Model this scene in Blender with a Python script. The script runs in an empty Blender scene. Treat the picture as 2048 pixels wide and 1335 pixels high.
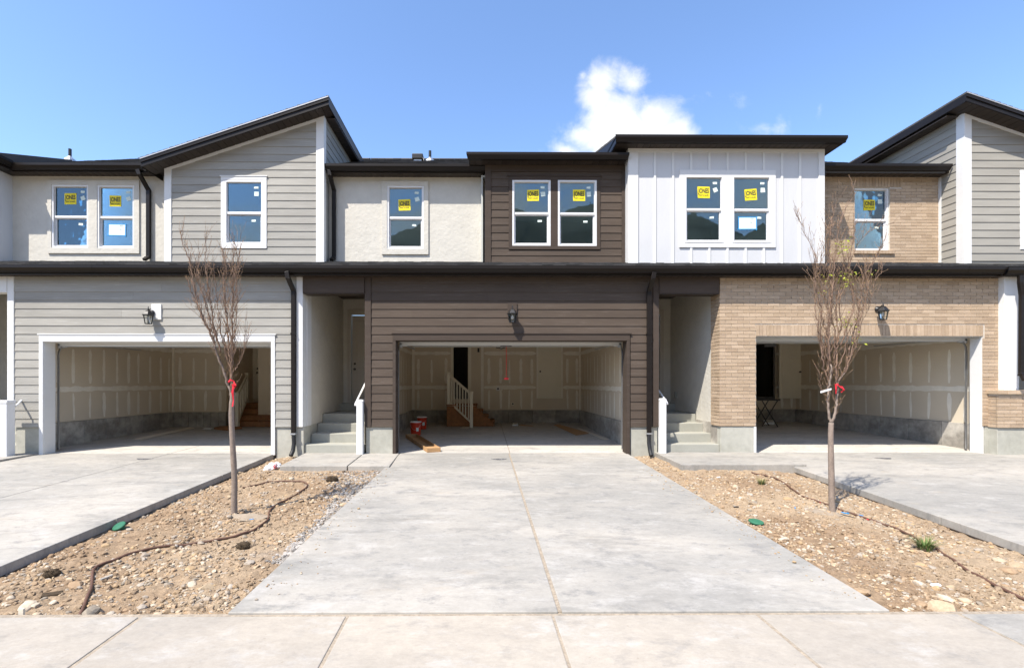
import bpy, bmesh, math, random
import numpy as np
from mathutils import Vector, Matrix, noise

random.seed(7)
SC = bpy.context.scene
COL = SC.collection
R = math.radians

# ------------------------------------------------------------------ camera, sky, sun, exposure
CAMZ, FPX, CXP, HOR = 1.53, 950.0, 975.0, 766.0
YAW = math.atan(-7.0 / 950.0)
cam_d = bpy.data.cameras.new('camera')
cam = bpy.data.objects.new('camera', cam_d); COL.objects.link(cam)
cam.location = (0, 0, CAMZ); cam.rotation_euler = (R(90), 0, YAW)
cam_d.sensor_width = 36; cam_d.lens = FPX * 36 / 2048
cam_d.shift_x = (1024 - CXP) / 2048; cam_d.shift_y = (HOR - 667.5) / 2048
cam_d.clip_start = .05; cam_d.clip_end = 6000
SC.camera = cam

SUN = Vector((-.92, -1.0, 2.0)).normalized()          # towards the sun
SUN_EL = math.asin(SUN.z); SUN_ROT = math.atan2(SUN.x, SUN.y)
SC.view_settings.view_transform = 'Standard'
SC.view_settings.look = 'None'
SC.view_settings.gamma = 1
SC.view_settings.use_curve_mapping = False
SC.view_settings.exposure = EXPOSURE = 1.16
SC.cycles.use_denoising = True
SC.cycles.max_bounces = 16
SC.cycles.diffuse_bounces = 12
SC.cycles.transparent_max_bounces = 12
SC.cycles.sample_clamp_indirect = 8
SC.cycles.caustics_reflective = False
SC.cycles.caustics_refractive = False

sun_d = bpy.data.lights.new('sun', 'SUN'); sun_d.energy = 3.7; sun_d.angle = R(.53); sun_d.color = (1, .93, .83)
sun = bpy.data.objects.new('sun', sun_d); COL.objects.link(sun)
sun.rotation_euler = SUN.to_track_quat('Z', 'Y').to_euler(); sun.location = (-8, -9, 20)

world = bpy.data.worlds.new('World'); SC.world = world; world.use_nodes = True
def build_world():
    nt = world.node_tree; N = nt.nodes; L = nt.links
    N.clear()
    def new(t, **k):
        n = N.new(t)
        for a, b in k.items(): setattr(n, a, b)
        return n
    def val(n, i, v):
        if hasattr(v, 'is_linked') or isinstance(v, bpy.types.NodeSocket): L.new(v, n.inputs[i])
        else: n.inputs[i].default_value = v
    def M(op, a, b=0.0, c=0.0, clamp=False):
        n = new('ShaderNodeMath', operation=op, use_clamp=clamp)
        val(n, 0, a); val(n, 1, b); val(n, 2, c); return n.outputs[0]
    def VM(op, a, b=(0, 0, 0), out=0):
        n = new('ShaderNodeVectorMath', operation=op); val(n, 0, a); val(n, 1, b); return n.outputs[out]
    def smooth(x, a, b):
        n = new('ShaderNodeMapRange', interpolation_type='SMOOTHSTEP'); val(n, 0, x)
        n.inputs[1].default_value = a; n.inputs[2].default_value = b; return n.outputs[0]
    sky = new('ShaderNodeTexSky'); sky.sky_type = 'NISHITA'; sky.sun_disc = False
    sky.sun_elevation = SUN_EL; sky.sun_rotation = SUN_ROT
    sky.altitude = 1300; sky.air_density = 1.0; sky.dust_density = 1.2; sky.ozone_density = 2.6
    tc = new('ShaderNodeTexCoord'); d = tc.outputs['Generated']
    sp = new('ShaderNodeSeparateXYZ'); L.new(d, sp.inputs[0]); x, y, z = sp.outputs
    ym = M('MAXIMUM', y, .001); u = M('DIVIDE', x, ym); v = M('DIVIDE', z, ym)
    cb = new('ShaderNodeCombineXYZ'); L.new(u, cb.inputs[0]); L.new(v, cb.inputs[1]); uv = cb.outputs[0]
    def fbm(vec, scale, detail, rough=.6, dist=0.0):
        n = new('ShaderNodeTexNoise'); n.noise_dimensions = '3D'; L.new(vec, n.inputs['Vector'])
        n.inputs['Scale'].default_value = scale; n.inputs['Detail'].default_value = detail
        n.inputs['Roughness'].default_value = rough; n.inputs['Distortion'].default_value = dist
        return n.outputs[0]
    n1 = fbm(uv, 9.0, 9, .62, .3)
    blob = None
    for (px, py, rx, ry, wt) in CLOUD_BLOBS:
        a = (px - 968) / FPX; b = (HOR - py) / FPX
        s = VM('SUBTRACT', uv, (a, b, 0)); s = VM('MULTIPLY', s, (FPX / rx, FPX / ry, 0))
        e = M('MULTIPLY', M('SUBTRACT', 1.0, VM('LENGTH', s, out=1)), wt)
        blob = e if blob is None else M('MAXIMUM', blob, e)
    nl = fbm(uv, 5.0, 4, .5, .6)
    t = M('ADD', M('ADD', blob, M('MULTIPLY', M('SUBTRACT', n1, .5), 2.0)), M('MULTIPLY', M('SUBTRACT', nl, .5), 1.3))
    dens = M('MULTIPLY', smooth(t, .10, .95), smooth(y, .05, .15))
    # faint wisps and scattered cumulus on a flat layer
    zc = M('ADD', M('MAXIMUM', z, 0.0), .13)
    cb2 = new('ShaderNodeCombineXYZ'); L.new(M('DIVIDE', x, zc), cb2.inputs[0]); L.new(M('DIVIDE', y, zc), cb2.inputs[1])
    cb2.inputs[2].default_value = 3.7
    n2 = fbm(cb2.outputs[0], 1.15, 9, .6, .4)
    behind = smooth(M('MULTIPLY', y, -1.0), -.75, .25)
    thr = M('ADD', n2, M('MULTIPLY', M('SUBTRACT', behind, 1.0), .27))
    dens2 = M('MULTIPLY', smooth(thr, .44, .66), .8)
    dens2 = M('MULTIPLY', dens2, smooth(z, -.02, .1))
    tot = M('MAXIMUM', dens, dens2)
    hs = new('ShaderNodeHueSaturation'); L.new(sky.outputs[0], hs.inputs['Color'])
    hs.inputs['Saturation'].default_value = SKY_SAT; hs.inputs['Value'].default_value = SKY_VAL
    tn = new('ShaderNodeMixRGB', blend_type='MULTIPLY'); tn.inputs[0].default_value = 1; L.new(hs.outputs[0], tn.inputs[1]); tn.inputs[2].default_value = (.93, .955, .99, 1)
    mx = new('ShaderNodeMixRGB'); L.new(tot, mx.inputs[0]); L.new(tn.outputs[0], mx.inputs[1])
    shade = smooth(M('ADD', nl, M('MULTIPLY', n1, .6)), .62, 1.0)
    cc = new('ShaderNodeMixRGB'); L.new(shade, cc.inputs[0]); cc.inputs[1].default_value = (CLOUD_V * .98, CLOUD_V * .99, CLOUD_V, 1); cc.inputs[2].default_value = (CLOUD_V * .80, CLOUD_V * .83, CLOUD_V * .88, 1)
    L.new(cc.outputs[0], mx.inputs[2])
    bg = new('ShaderNodeBackground'); L.new(mx.outputs[0], bg.inputs[0]); bg.inputs[1].default_value = SKY_STR
    out = new('ShaderNodeOutputWorld'); L.new(bg.outputs[0], out.inputs[0])
SKY_STR, SKY_SAT, SKY_VAL, CLOUD_V = .15, 1.02, 1.06, 3.9
CLOUD_BLOBS = [(1235, 255, 120, 95, 1.25), (1200, 160, 55, 45, .8), (1265, 165, 45, 40, .75), (1165, 150, 22, 20, .6), (1310, 235, 80, 60, 1.0), (1160, 270, 75, 45, .95),
               (1250, 285, 150, 50, 1.2), (1352, 262, 85, 45, .95), (1130, 300, 60, 40, .8), (1195, 205, 55, 60, .9), (1642, 215, 16, 46, .42), (1530, 255, 60, 24, .34), (1450, 205, 60, 20, .28)]
build_world()

# ------------------------------------------------------------------ measured places: photo pixel on a known wall or ground -> metres
CS, SN = math.cos(YAW), math.sin(YAW)
def X(px, Y=10.3):
    a = (px - CXP) / FPX
    return Y * (a * CS - SN) / (CS + a * SN)
def Z(py, Y=10.3, px=968):
    a = (px - CXP) / FPX
    return CAMZ + (HOR - py) / FPX * Y / (CS + a * SN)
SLOPE = .0255
def gz(y): return SLOPE * (y - 10.3)                    # concrete drives and garage floors
def G(px, py, off=0.0):
    a = (px - CXP) / FPX; dx, dy, dz = a * CS - SN, CS + a * SN, (HOR - py) / FPX
    t = (CAMZ + SLOPE * 10.3 - off) / (SLOPE * dy - dz)
    return Vector((dx * t, dy * t, CAMZ + dz * t))
def rect(p0, q0, p1, q1, Y):
    pm_ = (p0 + p1) / 2
    return X(p0, Y), X(p1, Y), Z(q1, Y, pm_), Z(q0, Y, pm_)

# ------------------------------------------------------------------ mesh helpers
WL = {}
def wloc(o): return WL.get(o.name, Vector((0, 0, 0))) if o else Vector((0, 0, 0))
def prop(o, label=None, cat=None, group=None, kind=None):
    if label: o['label'] = label
    if cat: o['category'] = cat
    if group: o['group'] = group
    if kind: o['kind'] = kind
    return o
def thing(name, label, cat, loc=(0, 0, 0), group=None):
    o = bpy.data.objects.new(name, None); COL.objects.link(o); o.location = loc
    o.empty_display_size = .2
    WL[o.name] = Vector(loc)
    return prop(o, label, cat, group)
class MB:
    def __init__(s): s.v = []; s.f = []; s.m = []
    def add(s, vs, fs, m=0):
        b = len(s.v); s.v += [tuple(p) for p in vs]
        for f in fs: s.f.append([b + i for i in f]); s.m.append(m)
        return s
    def box(s, x0, x1, y0, y1, z0, z1, m=0):
        return s.add([(x0, y0, z0), (x1, y0, z0), (x1, y1, z0), (x0, y1, z0), (x0, y0, z1), (x1, y0, z1), (x1, y1, z1), (x0, y1, z1)],
                     [(0, 3, 2, 1), (4, 5, 6, 7), (0, 1, 5, 4), (1, 2, 6, 5), (2, 3, 7, 6), (3, 0, 4, 7)], m)
    def hexa(s, bot, top, m=0):
        n = len(bot)
        return s.add(list(bot) + list(top), [tuple(range(n))[::-1], tuple(range(n, 2 * n))] +
                     [(i, (i + 1) % n, n + (i + 1) % n, n + i) for i in range(n)], m)
    def prism(s, poly, ax, a, b, m=0):
        mk = {'x': lambda p, t: (t, p[0], p[1]), 'y': lambda p, t: (p[0], t, p[1]), 'z': lambda p, t: (p[0], p[1], t)}[ax]
        return s.hexa([mk(p, a) for p in poly], [mk(p, b) for p in poly], m)
    def quad(s, *pts, m=0): return s.add(pts, [tuple(range(len(pts)))], m)
    def tube(s, pts, r, n=8, m=0, cap=True):
        pts = [Vector(p) for p in pts]; k = len(pts)
        rs = r if isinstance(r, (list, tuple)) else [r] * k
        b = len(s.v); up = Vector((0, 0, 1)); side = None
        for i, p in enumerate(pts):
            t = (pts[min(i + 1, k - 1)] - pts[max(i - 1, 0)])
            t = t.normalized() if t.length > 1e-9 else Vector((0, 0, 1))
            if side is None:
                side = t.cross(up)
                if side.length < .1: side = t.cross(Vector((1, 0, 0)))
            side = (side - t * side.dot(t)).normalized(); w = t.cross(side)
            for j in range(n):
                a = 2 * math.pi * (j + .5) / n
                s.v.append(tuple(p + (side * math.cos(a) + w * math.sin(a)) * rs[i]))
        for i in range(k - 1):
            for j in range(n):
                s.f.append([b + i * n + j, b + i * n + (j + 1) % n, b + (i + 1) * n + (j + 1) % n, b + (i + 1) * n + j]); s.m.append(m)
        if cap:
            s.f.append([b + j for j in range(n)][::-1]); s.m.append(m)
            s.f.append([b + (k - 1) * n + j for j in range(n)]); s.m.append(m)
        return s
    def lathe(s, prof, c, n=20, m=0, ax='z'):
        b = len(s.v); k = len(prof)
        for (r, h) in prof:
            for j in range(n):
                a = 2 * math.pi * j / n; q = (r * math.cos(a), r * math.sin(a), h)
                if ax == 'y': q = (q[0], -q[2], q[1])
                if ax == 'x': q = (q[2], q[0], q[1])
                s.v.append((c[0] + q[0], c[1] + q[1], c[2] + q[2]))
        for i in range(k - 1):
            for j in range(n):
                s.f.append([b + i * n + j, b + i * n + (j + 1) % n, b + (i + 1) * n + (j + 1) % n, b + (i + 1) * n + j]); s.m.append(m)
        s.f.append([b + j for j in range(n)][::-1]); s.m.append(m)
        s.f.append([b + (k - 1) * n + j for j in range(n)]); s.m.append(m)
        return s
    def mesh(s, name, mats, off=Vector((0, 0, 0)), smooth=False, recalc=True):
        me = bpy.data.meshes.new(name)
        me.from_pydata([(p[0] - off[0], p[1] - off[1], p[2] - off[2]) for p in s.v], [], s.f)
        for q in (mats if isinstance(mats, (list, tuple)) else [mats]): me.materials.append(q)
        me.polygons.foreach_set('material_index', s.m)
        if recalc:
            bm = bmesh.new(); bm.from_mesh(me); bmesh.ops.recalc_face_normals(bm, faces=bm.faces); bm.to_mesh(me); bm.free()
        if smooth: me.polygons.foreach_set('use_smooth', [True] * len(me.polygons))
        me.update()
        return me
    def build(s, name, mats, parent=None, smooth=False, bevel=0, kind=None, label=None, cat=None, group=None, recalc=True, origin=None):
        pw = wloc(parent)
        off = Vector(origin) if origin is not None else pw
        o = bpy.data.objects.new(name, s.mesh(name, mats, off, smooth, recalc)); COL.objects.link(o)
        if parent: o.parent = parent
        o.location = off - pw
        WL[o.name] = off.copy()
        if bevel:
            md = o.modifiers.new('bevel', 'BEVEL'); md.width = bevel; md.segments = 2; md.limit_method = 'ANGLE'; md.angle_limit = R(40)
        if smooth == 'auto':
            o.data.polygons.foreach_set('use_smooth', [True] * len(o.data.polygons))
        return prop(o, label, cat, group, kind)
def inst(name, me, parent, loc, scale=(1, 1, 1), rot=(0, 0, 0)):
    o = bpy.data.objects.new(name, me); COL.objects.link(o)
    if parent: o.parent = parent
    o.location = Vector(loc) - wloc(parent); o.scale = scale; o.rotation_euler = rot
    return o

# ------------------------------------------------------------------ materials
MATS = {}
class NB:
    def __init__(s, name):
        s.mat = bpy.data.materials.new(name); s.mat.use_nodes = True
        s.nt = s.mat.node_tree; s.N = s.nt.nodes; s.L = s.nt.links
        s.b = s.N['Principled BSDF']; s.geo = None
    def new(s, t, **k):
        n = s.N.new(t)
        for a, b in k.items(): setattr(n, a, b)
        return n
    def val(s, n, i, v):
        if isinstance(v, bpy.types.NodeSocket): s.L.new(v, n.inputs[i])
        else: n.inputs[i].default_value = v
    def pos(s, scale=(1, 1, 1), off=(0, 0, 0), local=False):
        if local:
            src = s.new('ShaderNodeTexCoord').outputs['Object']
        else:
            if s.geo is None: s.geo = s.new('ShaderNodeNewGeometry')
            src = s.geo.outputs['Position']
        mp = s.new('ShaderNodeMapping'); s.L.new(src, mp.inputs[0])
        mp.inputs['Scale'].default_value = scale; mp.inputs['Location'].default_value = off
        return mp.outputs[0]
    def noise(s, vec, scale=1, detail=5, rough=.55, dist=0):
        n = s.new('ShaderNodeTexNoise'); s.L.new(vec, n.inputs['Vector'])
        n.inputs['Scale'].default_value = scale; n.inputs['Detail'].default_value = detail
        n.inputs['Roughness'].default_value = rough; n.inputs['Distortion'].default_value = dist
        return n.outputs[0]
    def vor(s, vec, scale=1, feat='F1', out=0):
        n = s.new('ShaderNodeTexVoronoi'); n.feature = feat; s.L.new(vec, n.inputs['Vector']); n.inputs['Scale'].default_value = scale
        return n.outputs[out]
    def sm(s, x, a, b, lo=0.0, hi=1.0):
        n = s.new('ShaderNodeMapRange', interpolation_type='SMOOTHSTEP'); s.val(n, 0, x)
        n.inputs[1].default_value = a; n.inputs[2].default_value = b; n.inputs[3].default_value = lo; n.inputs[4].default_value = hi
        return n.outputs[0]
    def lin(s, x, a, b, lo, hi):
        n = s.new('ShaderNodeMapRange'); s.val(n, 0, x)
        n.inputs[1].default_value = a; n.inputs[2].default_value = b; n.inputs[3].default_value = lo; n.inputs[4].default_value = hi
        return n.outputs[0]
    def math(s, op, a, b=0.0):
        n = s.new('ShaderNodeMath', operation=op); s.val(n, 0, a); s.val(n, 1, b); return n.outputs[0]
    def mix(s, f, a, b, mode='MIX'):
        n = s.new('ShaderNodeMixRGB', blend_type=mode); s.val(n, 0, f)
        for i, c in ((1, a), (2, b)):
            if isinstance(c, bpy.types.NodeSocket): s.L.new(c, n.inputs[i])
            else: n.inputs[i].default_value = (*c[:3], 1)
        return n.outputs[0]
    def mul(s, col, val):
        n = s.new('ShaderNodeVectorMath', operation='SCALE')
        if isinstance(col, bpy.types.NodeSocket): s.L.new(col, n.inputs[0])
        else: n.inputs[0].default_value = col[:3]
        s.val(n, 3, val)
        return n.outputs[0]
    def bump(s, h, strength=.3, dist=.01, normal=None):
        n = s.new('ShaderNodeBump'); s.L.new(h, n.inputs['Height']); n.inputs['Strength'].default_value = strength; n.inputs['Distance'].default_value = dist
        if normal is not None: s.L.new(normal, n.inputs['Normal'])
        return n.outputs[0]
    def done(s, col, rough=.8, spec=.3, bump=None, metal=0.0):
        if isinstance(col, bpy.types.NodeSocket): s.L.new(col, s.b.inputs['Base Color'])
        else: s.b.inputs['Base Color'].default_value = (*col[:3], 1)
        s.val(s.b, s.b.inputs.find('Roughness'), rough)
        s.b.inputs['Specular IOR Level'].default_value = spec; s.b.inputs['Metallic'].default_value = metal
        if bump is not None: s.L.new(bump, s.b.inputs['Normal'])
        MATS[s.mat.name] = s.mat
        return s.mat
def pm(name, col, rough=.75, var=.10, sc=(3, 3, 3), bump=0.0, bsc=(60, 60, 60), spec=.3, rand=None, ra=.18, metal=0.0, bdist=.004, fine=0.06):
    k = NB(name)
    n = k.noise(k.pos(sc), 1, 6, .6)
    c = k.mul(col, k.lin(n, .25, .75, 1 - var, 1 + var))
    if fine:
        n3 = k.noise(k.pos((45, 45, 45)), 1, 4, .6); c = k.mul(c, k.lin(n3, .25, .75, 1 - fine, 1 + fine))
    if rand == 'obj': c = k.mul(c, k.lin(k.new('ShaderNodeObjectInfo').outputs['Random'], 0, 1, 1 - ra, 1 + ra))
    if rand == 'isl':
        g = k.new('ShaderNodeNewGeometry'); c = k.mul(c, k.lin(g.outputs['Random Per Island'], 0, 1, 1 - ra, 1 + ra))
    bp = None
    if bump: bp = k.bump(k.noise(k.pos(bsc), 1, 5, .6), bump, bdist)
    return k.done(c, k.lin(n, .2, .8, rough - .06, rough + .06), spec, bp, metal)

def siding_mat(name, col, streak, grain=.5, ra=.05, fleck=.5):
    # fibre-cement boards with embossed wood grain and worn lighter flecks
    k = NB(name)
    g1 = k.noise(k.pos((2.2, 2.2, 55)), 1, 7, .65, .6)
    g2 = k.noise(k.pos((.7, .7, 5)), 1, 4, .6)
    big = k.noise(k.pos((.5, .5, .7)), 1, 3)
    c = k.mix(k.sm(g1, .54, .72, 0, fleck), col, streak)
    c = k.mul(c, k.lin(g2, .3, .7, .90, 1.10)); c = k.mul(c, k.lin(big, .3, .7, .94, 1.06))
    c = k.mul(c, k.lin(k.new('ShaderNodeObjectInfo').outputs['Random'], 0, 1, 1 - ra, 1 + ra))
    bp = k.bump(g1, grain, .006)
    return k.done(c, .74, .16, bp)
M = {}
M['grey_siding'] = siding_mat('grey_siding', (.325, .313, .283), (.44, .428, .398), .7, .06, .75)
M['grey_siding_far'] = siding_mat('warm_grey_siding', (.315, .30, .265), (.365, .35, .315), .35, .04, .3)
M['brown_siding'] = siding_mat('brown_siding', (.084, .064, .050), (.150, .128, .108), .8, .10, .6)
M['brown_trim'] = siding_mat('brown_trim', (.066, .050, .040), (.105, .088, .075), .6, .05, .5)
def stucco():
    k = NB('stucco')
    a = k.noise(k.pos((5, 5, 5)), 1, 4); b = k.noise(k.pos((120, 120, 120)), 1, 4, .7); d = k.noise(k.pos((14, 14, 14)), 1, 4)
    c = k.mul((.57, .545, .485), k.lin(a, .3, .7, .95, 1.04)); c = k.mul(c, k.lin(b, .3, .7, .96, 1.04))
    n1 = k.bump(d, .5, .02); n2 = k.bump(b, .45, .004, n1)
    return k.done(c, .9, .2, n2)
M['stucco'] = stucco()
M['white_trim'] = pm('white_trim', (.68, .68, .67), .55, .025, (2, 2, 9), .35, (5, 5, 60), .35, fine=.02)
M['white_panel'] = pm('white_panel', (.575, .58, .59), .6, .03, (3, 3, 1), .6, (40, 40, 6), .3, fine=.03)
M['vinyl'] = pm('white_vinyl', (.72, .72, .72), .35, .02, fine=0)
def bronze():
    k = NB('dark_bronze_metal')
    n = k.noise(k.pos((1.2, 5, 20)), 1, 4)
    return k.done(k.mul((.013, .010, .0085), k.lin(n, .3, .7, .85, 1.2)), .40, .22, k.bump(n, .05, .004))
M['bronze'] = bronze()
M['soffit'] = pm('dark_soffit', (.040, .031, .025), .5, .1, rand='obj', ra=.18)
M['black'] = pm('black_metal', (.018, .017, .017), .4, .1, spec=.5)
M['corrugated'] = pm('black_plastic_pipe', (.02, .02, .021), .5, .1)
def shingle():
    k = NB('asphalt_shingle')
    g = k.new('ShaderNodeNewGeometry'); n = k.noise(k.pos((90, 90, 90)), 1, 4, .7)
    c = k.mul((.075, .072, .070), k.lin(g.outputs['Random Per Island'], 0, 1, .55, 1.5))
    c = k.mul(c, k.lin(n, .3, .7, .6, 1.5))
    return k.done(c, .9, .3, k.bump(n, .8, .004))
M['shingle'] = shingle()
def foundation():
    k = NB('foundation_plaster')
    a = k.noise(k.pos((1.6, 1.6, 2.2)), 1, 5); b = k.noise(k.pos((9, 9, 9)), 1, 5, .65); d = k.noise(k.pos((70, 70, 70)), 1, 4)
    c = k.mix(k.sm(a, .35, .65), (.37, .362, .31), (.43, .42, .365)); c = k.mul(c, k.lin(b, .3, .7, .9, 1.08))
    return k.done(c, .85, .25, k.bump(b, .25, .01, k.bump(d, .3, .003)))
M['foundation'] = foundation()
def stem():
    k = NB('rough_stem_concrete')
    a = k.noise(k.pos((1.2, 1.2, 1.8)), 1, 6, .65); b = k.noise(k.pos((7, 7, 7)), 1, 6, .7)
    c = k.mix(k.sm(a, .38, .62), (.29, .268, .235), (.47, .44, .39)); c = k.mul(c, k.lin(b, .3, .7, .72, 1.15))
    c = k.mul(c, k.lin(k.new('ShaderNodeObjectInfo').outputs['Random'], 0, 1, .85, 1.1))
    return k.done(c, .9, .2, k.bump(b, .5, .01))
M['stem'] = stem()
def drywall():
    k = NB('drywall')
    a = k.noise(k.pos((.8, .8, .8)), 1, 3); b = k.noise(k.pos((60, 60, 60)), 1, 3)
    return k.done(k.mul((.66, .58, .46), k.lin(a, .3, .7, .94, 1.05)), .9, .15, k.bump(b, .1, .002))
M['drywall'] = drywall()
M['mud'] = pm('joint_compound', (.82, .775, .68), .9, .09, (5, 5, 5), .2, (50, 50, 50), .15)
M['room_wall'] = pm('painted_room_wall', (.52, .53, .50), .85, .03)
M['door_paint'] = pm('cream_door_paint', (.76, .71, .58), .5, .03, fine=.01)
M['entry_door'] = pm('taupe_door_paint', (.47, .43, .37), .5, .03, fine=.01)
M['wood_step'] = pm('particle_board', (.30, .135, .055), .7, .25, (9, 9, 9), .2, (40, 40, 40), fine=.3)
M['shade_tone'] = pm('shade_darkened_interior', (.13, .12, .11), .9, .05)  # interior shade put into the colour of the walls behind the doorways
M['steel'] = pm('galvanised_steel', (.55, .56, .57), .38, .08, (2, 20, 20), metal=.85)
M['door_panel'] = pm('garage_door_panel', (.62, .63, .62), .45, .04, fine=.01)
M['nickel'] = pm('dark_nickel', (.10, .09, .08), .3, .1, metal=.9)
def concrete(name, warm, dirty, stain=1.0):
    k = NB(name)
    P = k.pos((1, 1, 1))
    big = k.noise(k.pos((.33, .55, 1)), 1, 4, .55, .5)
    streak = k.noise(k.pos((.8, 2.3, 1)), 1, 9, .74, .15)
    blot = k.noise(k.pos((3.0, 4.6, 1), (7, 3, 0)), 1, 9, .78, .1)
    fine = k.noise(k.pos((26, 40, 26)), 1, 6, .7)
    vfine = k.noise(k.pos((160, 160, 160)), 1, 3, .6)
    tan = k.noise(k.pos((1.3, 2.2, 1), (3, 11, 0)), 1, 5, .62)
    c = k.mix(k.sm(big, .36, .66), dirty, warm)
    c = k.mix(k.sm(streak, .47, .70, 0, .8 * stain), c, tuple(q * .78 for q in dirty))
    c = k.mix(k.sm(blot, .51, .67, 0, .64 * stain), c, (.175, .173, .168))
    c = k.mix(k.sm(tan, .60, .78, 0, .38), c, (.36, .29, .21))
    lite = k.noise(k.pos((1.9, 3.4, 1), (21, 5, 0)), 1, 9, .78, .1)
    c = k.mix(k.sm(lite, .50, .70, 0, .6), c, (.43, .41, .38))
    mid = k.noise(k.pos((9, 13, 9)), 1, 6, .7); c = k.mul(c, k.lin(mid, .25, .75, .89, 1.10))
    spk = k.vor(k.pos((9, 9, 9)), 1)
    c = k.mix(k.sm(spk, .06, .09, .30, 0), c, (.22, .18, .135))
    c = k.mul(c, k.lin(fine, .25, .75, .92, 1.07)); c = k.mul(c, k.lin(vfine, .25, .75, .95, 1.05))
    c = k.mul(c, k.lin(k.new('ShaderNodeObjectInfo').outputs['Random'], 0, 1, .96, 1.03))
    broom = k.noise(k.pos((1.2, 130, 1)), 1, 3)
    return k.done(c, .82, .3, k.bump(fine, .22, .004, k.bump(broom, .12, .003)))
M['drive'] = concrete('driveway_concrete', (.38, .352, .308), (.282, .27, .245))
M['floor'] = concrete('garage_floor_concrete', (.50, .465, .41), (.42, .395, .355))
M['walk'] = concrete('sidewalk_concrete', (.385, .342, .284), (.34, .306, .26), .55)
M['step_conc'] = pm('step_concrete', (.34, .335, .29), .85, .10, (2, 2, 3), .25, (60, 60, 60), fine=.06)
M['joint_sand'] = pm('joint_sand', (.31, .26, .20), .95, .25, (20, 20, 20), .8, (120, 120, 120), fine=.25)
def brick(name, rnd):
    k = NB(name)
    r = k.new('ShaderNodeObjectInfo').outputs['Random'] if rnd == 'obj' else k.new('ShaderNodeNewGeometry').outputs['Random Per Island']
    n = k.noise(k.pos((38, 38, 38)), 1, 5, .7); b = k.noise(k.pos((3, 3, 14)), 1, 4)
    c = k.mix(k.sm(r, 0, 1), (.405, .303, .208), (.48, .368, .262))
    c = k.mix(k.math('MULTIPLY', k.sm(k.math('FRACT', k.math('MULTIPLY', r, 7.31)), .72, .9), .5), c, (.33, .24, .165))
    c = k.mul(c, k.lin(n, .3, .7, .86, 1.1)); c = k.mul(c, k.lin(b, .3, .7, .92, 1.08))
    return k.done(c, .88, .2, k.bump(n, .6, .004))
M['brick'] = brick('tan_brick', 'obj'); M['brick_isl'] = brick('tan_brick_joined', 'isl')
M['mortar'] = pm('mortar', (.56, .51, .44), .95, .15, (8, 8, 8), .6, (120, 120, 120), fine=.12)
def soil():
    k = NB('bare_soil')
    a = k.noise(k.pos((.7, .7, .7)), 1, 5); b = k.noise(k.pos((14, 14, 14)), 1, 7, .7); d = k.noise(k.pos((75, 75, 75)), 1, 5, .75)
    grey = k.noise(k.pos((.8, .8, .8), (5, 9, 0)), 1, 4, .6)
    c = k.mix(k.sm(a, .35, .65), (.275, .192, .122), (.37, .28, .188))
    c = k.mix(k.sm(grey, .56, .72, 0, .5), c, (.34, .29, .235))
    c = k.mul(c, k.lin(b, .25, .75, .72, 1.22)); c = k.mul(c, k.lin(d, .25, .75, .66, 1.3))
    return k.done(c, .97, .1, k.bump(b, .7, .03, k.bump(d, .9, .008)))
M['soil'] = soil()
def stone_mat(name, rnd):
    k = NB(name)
    r = k.new('ShaderNodeObjectInfo').outputs['Random'] if rnd == 'obj' else k.new('ShaderNodeNewGeometry').outputs['Random Per Island']
    n = k.noise(k.pos((30, 30, 30)), 1, 5, .7)
    rp = k.new('ShaderNodeValToRGB'); k.L.new(r, rp.inputs[0]); e = rp.color_ramp; e.interpolation = 'CONSTANT'
    cols = [(.36, .255, .16), (.41, .31, .205), (.31, .22, .135), (.44, .35, .245), (.33, .275, .215), (.38, .29, .19), (.49, .41, .31), (.34, .235, .145), (.285, .24, .185), (.40, .28, .16), (.37, .32, .26)]
    e.elements[0].color = (*cols[0], 1); e.elements[1].position = .09; e.elements[1].color = (*cols[1], 1)
    for i, c in enumerate(cols[2:]):
        q = e.elements.new((i + 2) / len(cols)); q.color = (*c, 1)
    c = k.mul(rp.outputs[0], k.lin(n, .25, .75, .75, 1.2))
    return k.done(c, .9, .2, k.bump(n, .5, .01))
M['drip_edge'] = pm('drip_edge_metal', (.42, .43, .45), .4, .05, metal=.3)
M['silt'] = pm('dried_silt', (.29, .235, .175), .95, .15, (8, 8, 8), .3, (60, 60, 60), fine=.15)
M['grey_pebble'] = pm('grey_pebble', (.285, .262, .235), .9, .3, (14, 14, 14), rand='isl', ra=.45)
M['stone'] = stone_mat('stone', 'obj'); M['pebble'] = stone_mat('pebble', 'isl')
M['bark'] = pm('young_bark', (.235, .185, .15), .8, .25, (20, 20, 6), .5, (60, 60, 200), fine=.2)
M['twig'] = pm('twig_bark', (.21, .138, .098), .75, .3, (6, 6, 6), fine=.1)
M['bud'] = pm('bud', (.33, .20, .09), .7, .3, (30, 30, 30))
M['leaf'] = pm('young_leaf', (.38, .42, .045), .55, .25, (20, 20, 20), fine=.1)
M['grass'] = pm('grass_blade', (.085, .145, .035), .6, .35, (14, 14, 14))
M['dry_grass'] = pm('dry_blade', (.36, .29, .14), .8, .3, (14, 14, 14))
M['root'] = pm('dark_root_soil', (.055, .038, .022), .95, .4, (30, 30, 30), .8, (90, 90, 90), fine=.3)
M['hose'] = pm('brown_hose', (.115, .062, .043), .6, .2, (4, 4, 4), fine=.1)
M['drip'] = pm('black_drip_tube', (.03, .028, .028), .6, .2)
M['valve'] = pm('green_plastic', (.035, .15, .085), .5, .15, fine=.1)
M['red'] = pm('red_ribbon', (.62, .02, .035), .6, .1)
M['bucket'] = pm('orange_red_bucket', (.56, .045, .016), .4, .06, fine=.02)
M['white_plastic'] = pm('white_plastic', (.80, .79, .78), .45, .04)
M['paper'] = pm('white_paper', (.76, .77, .74), .8, .05)
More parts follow.
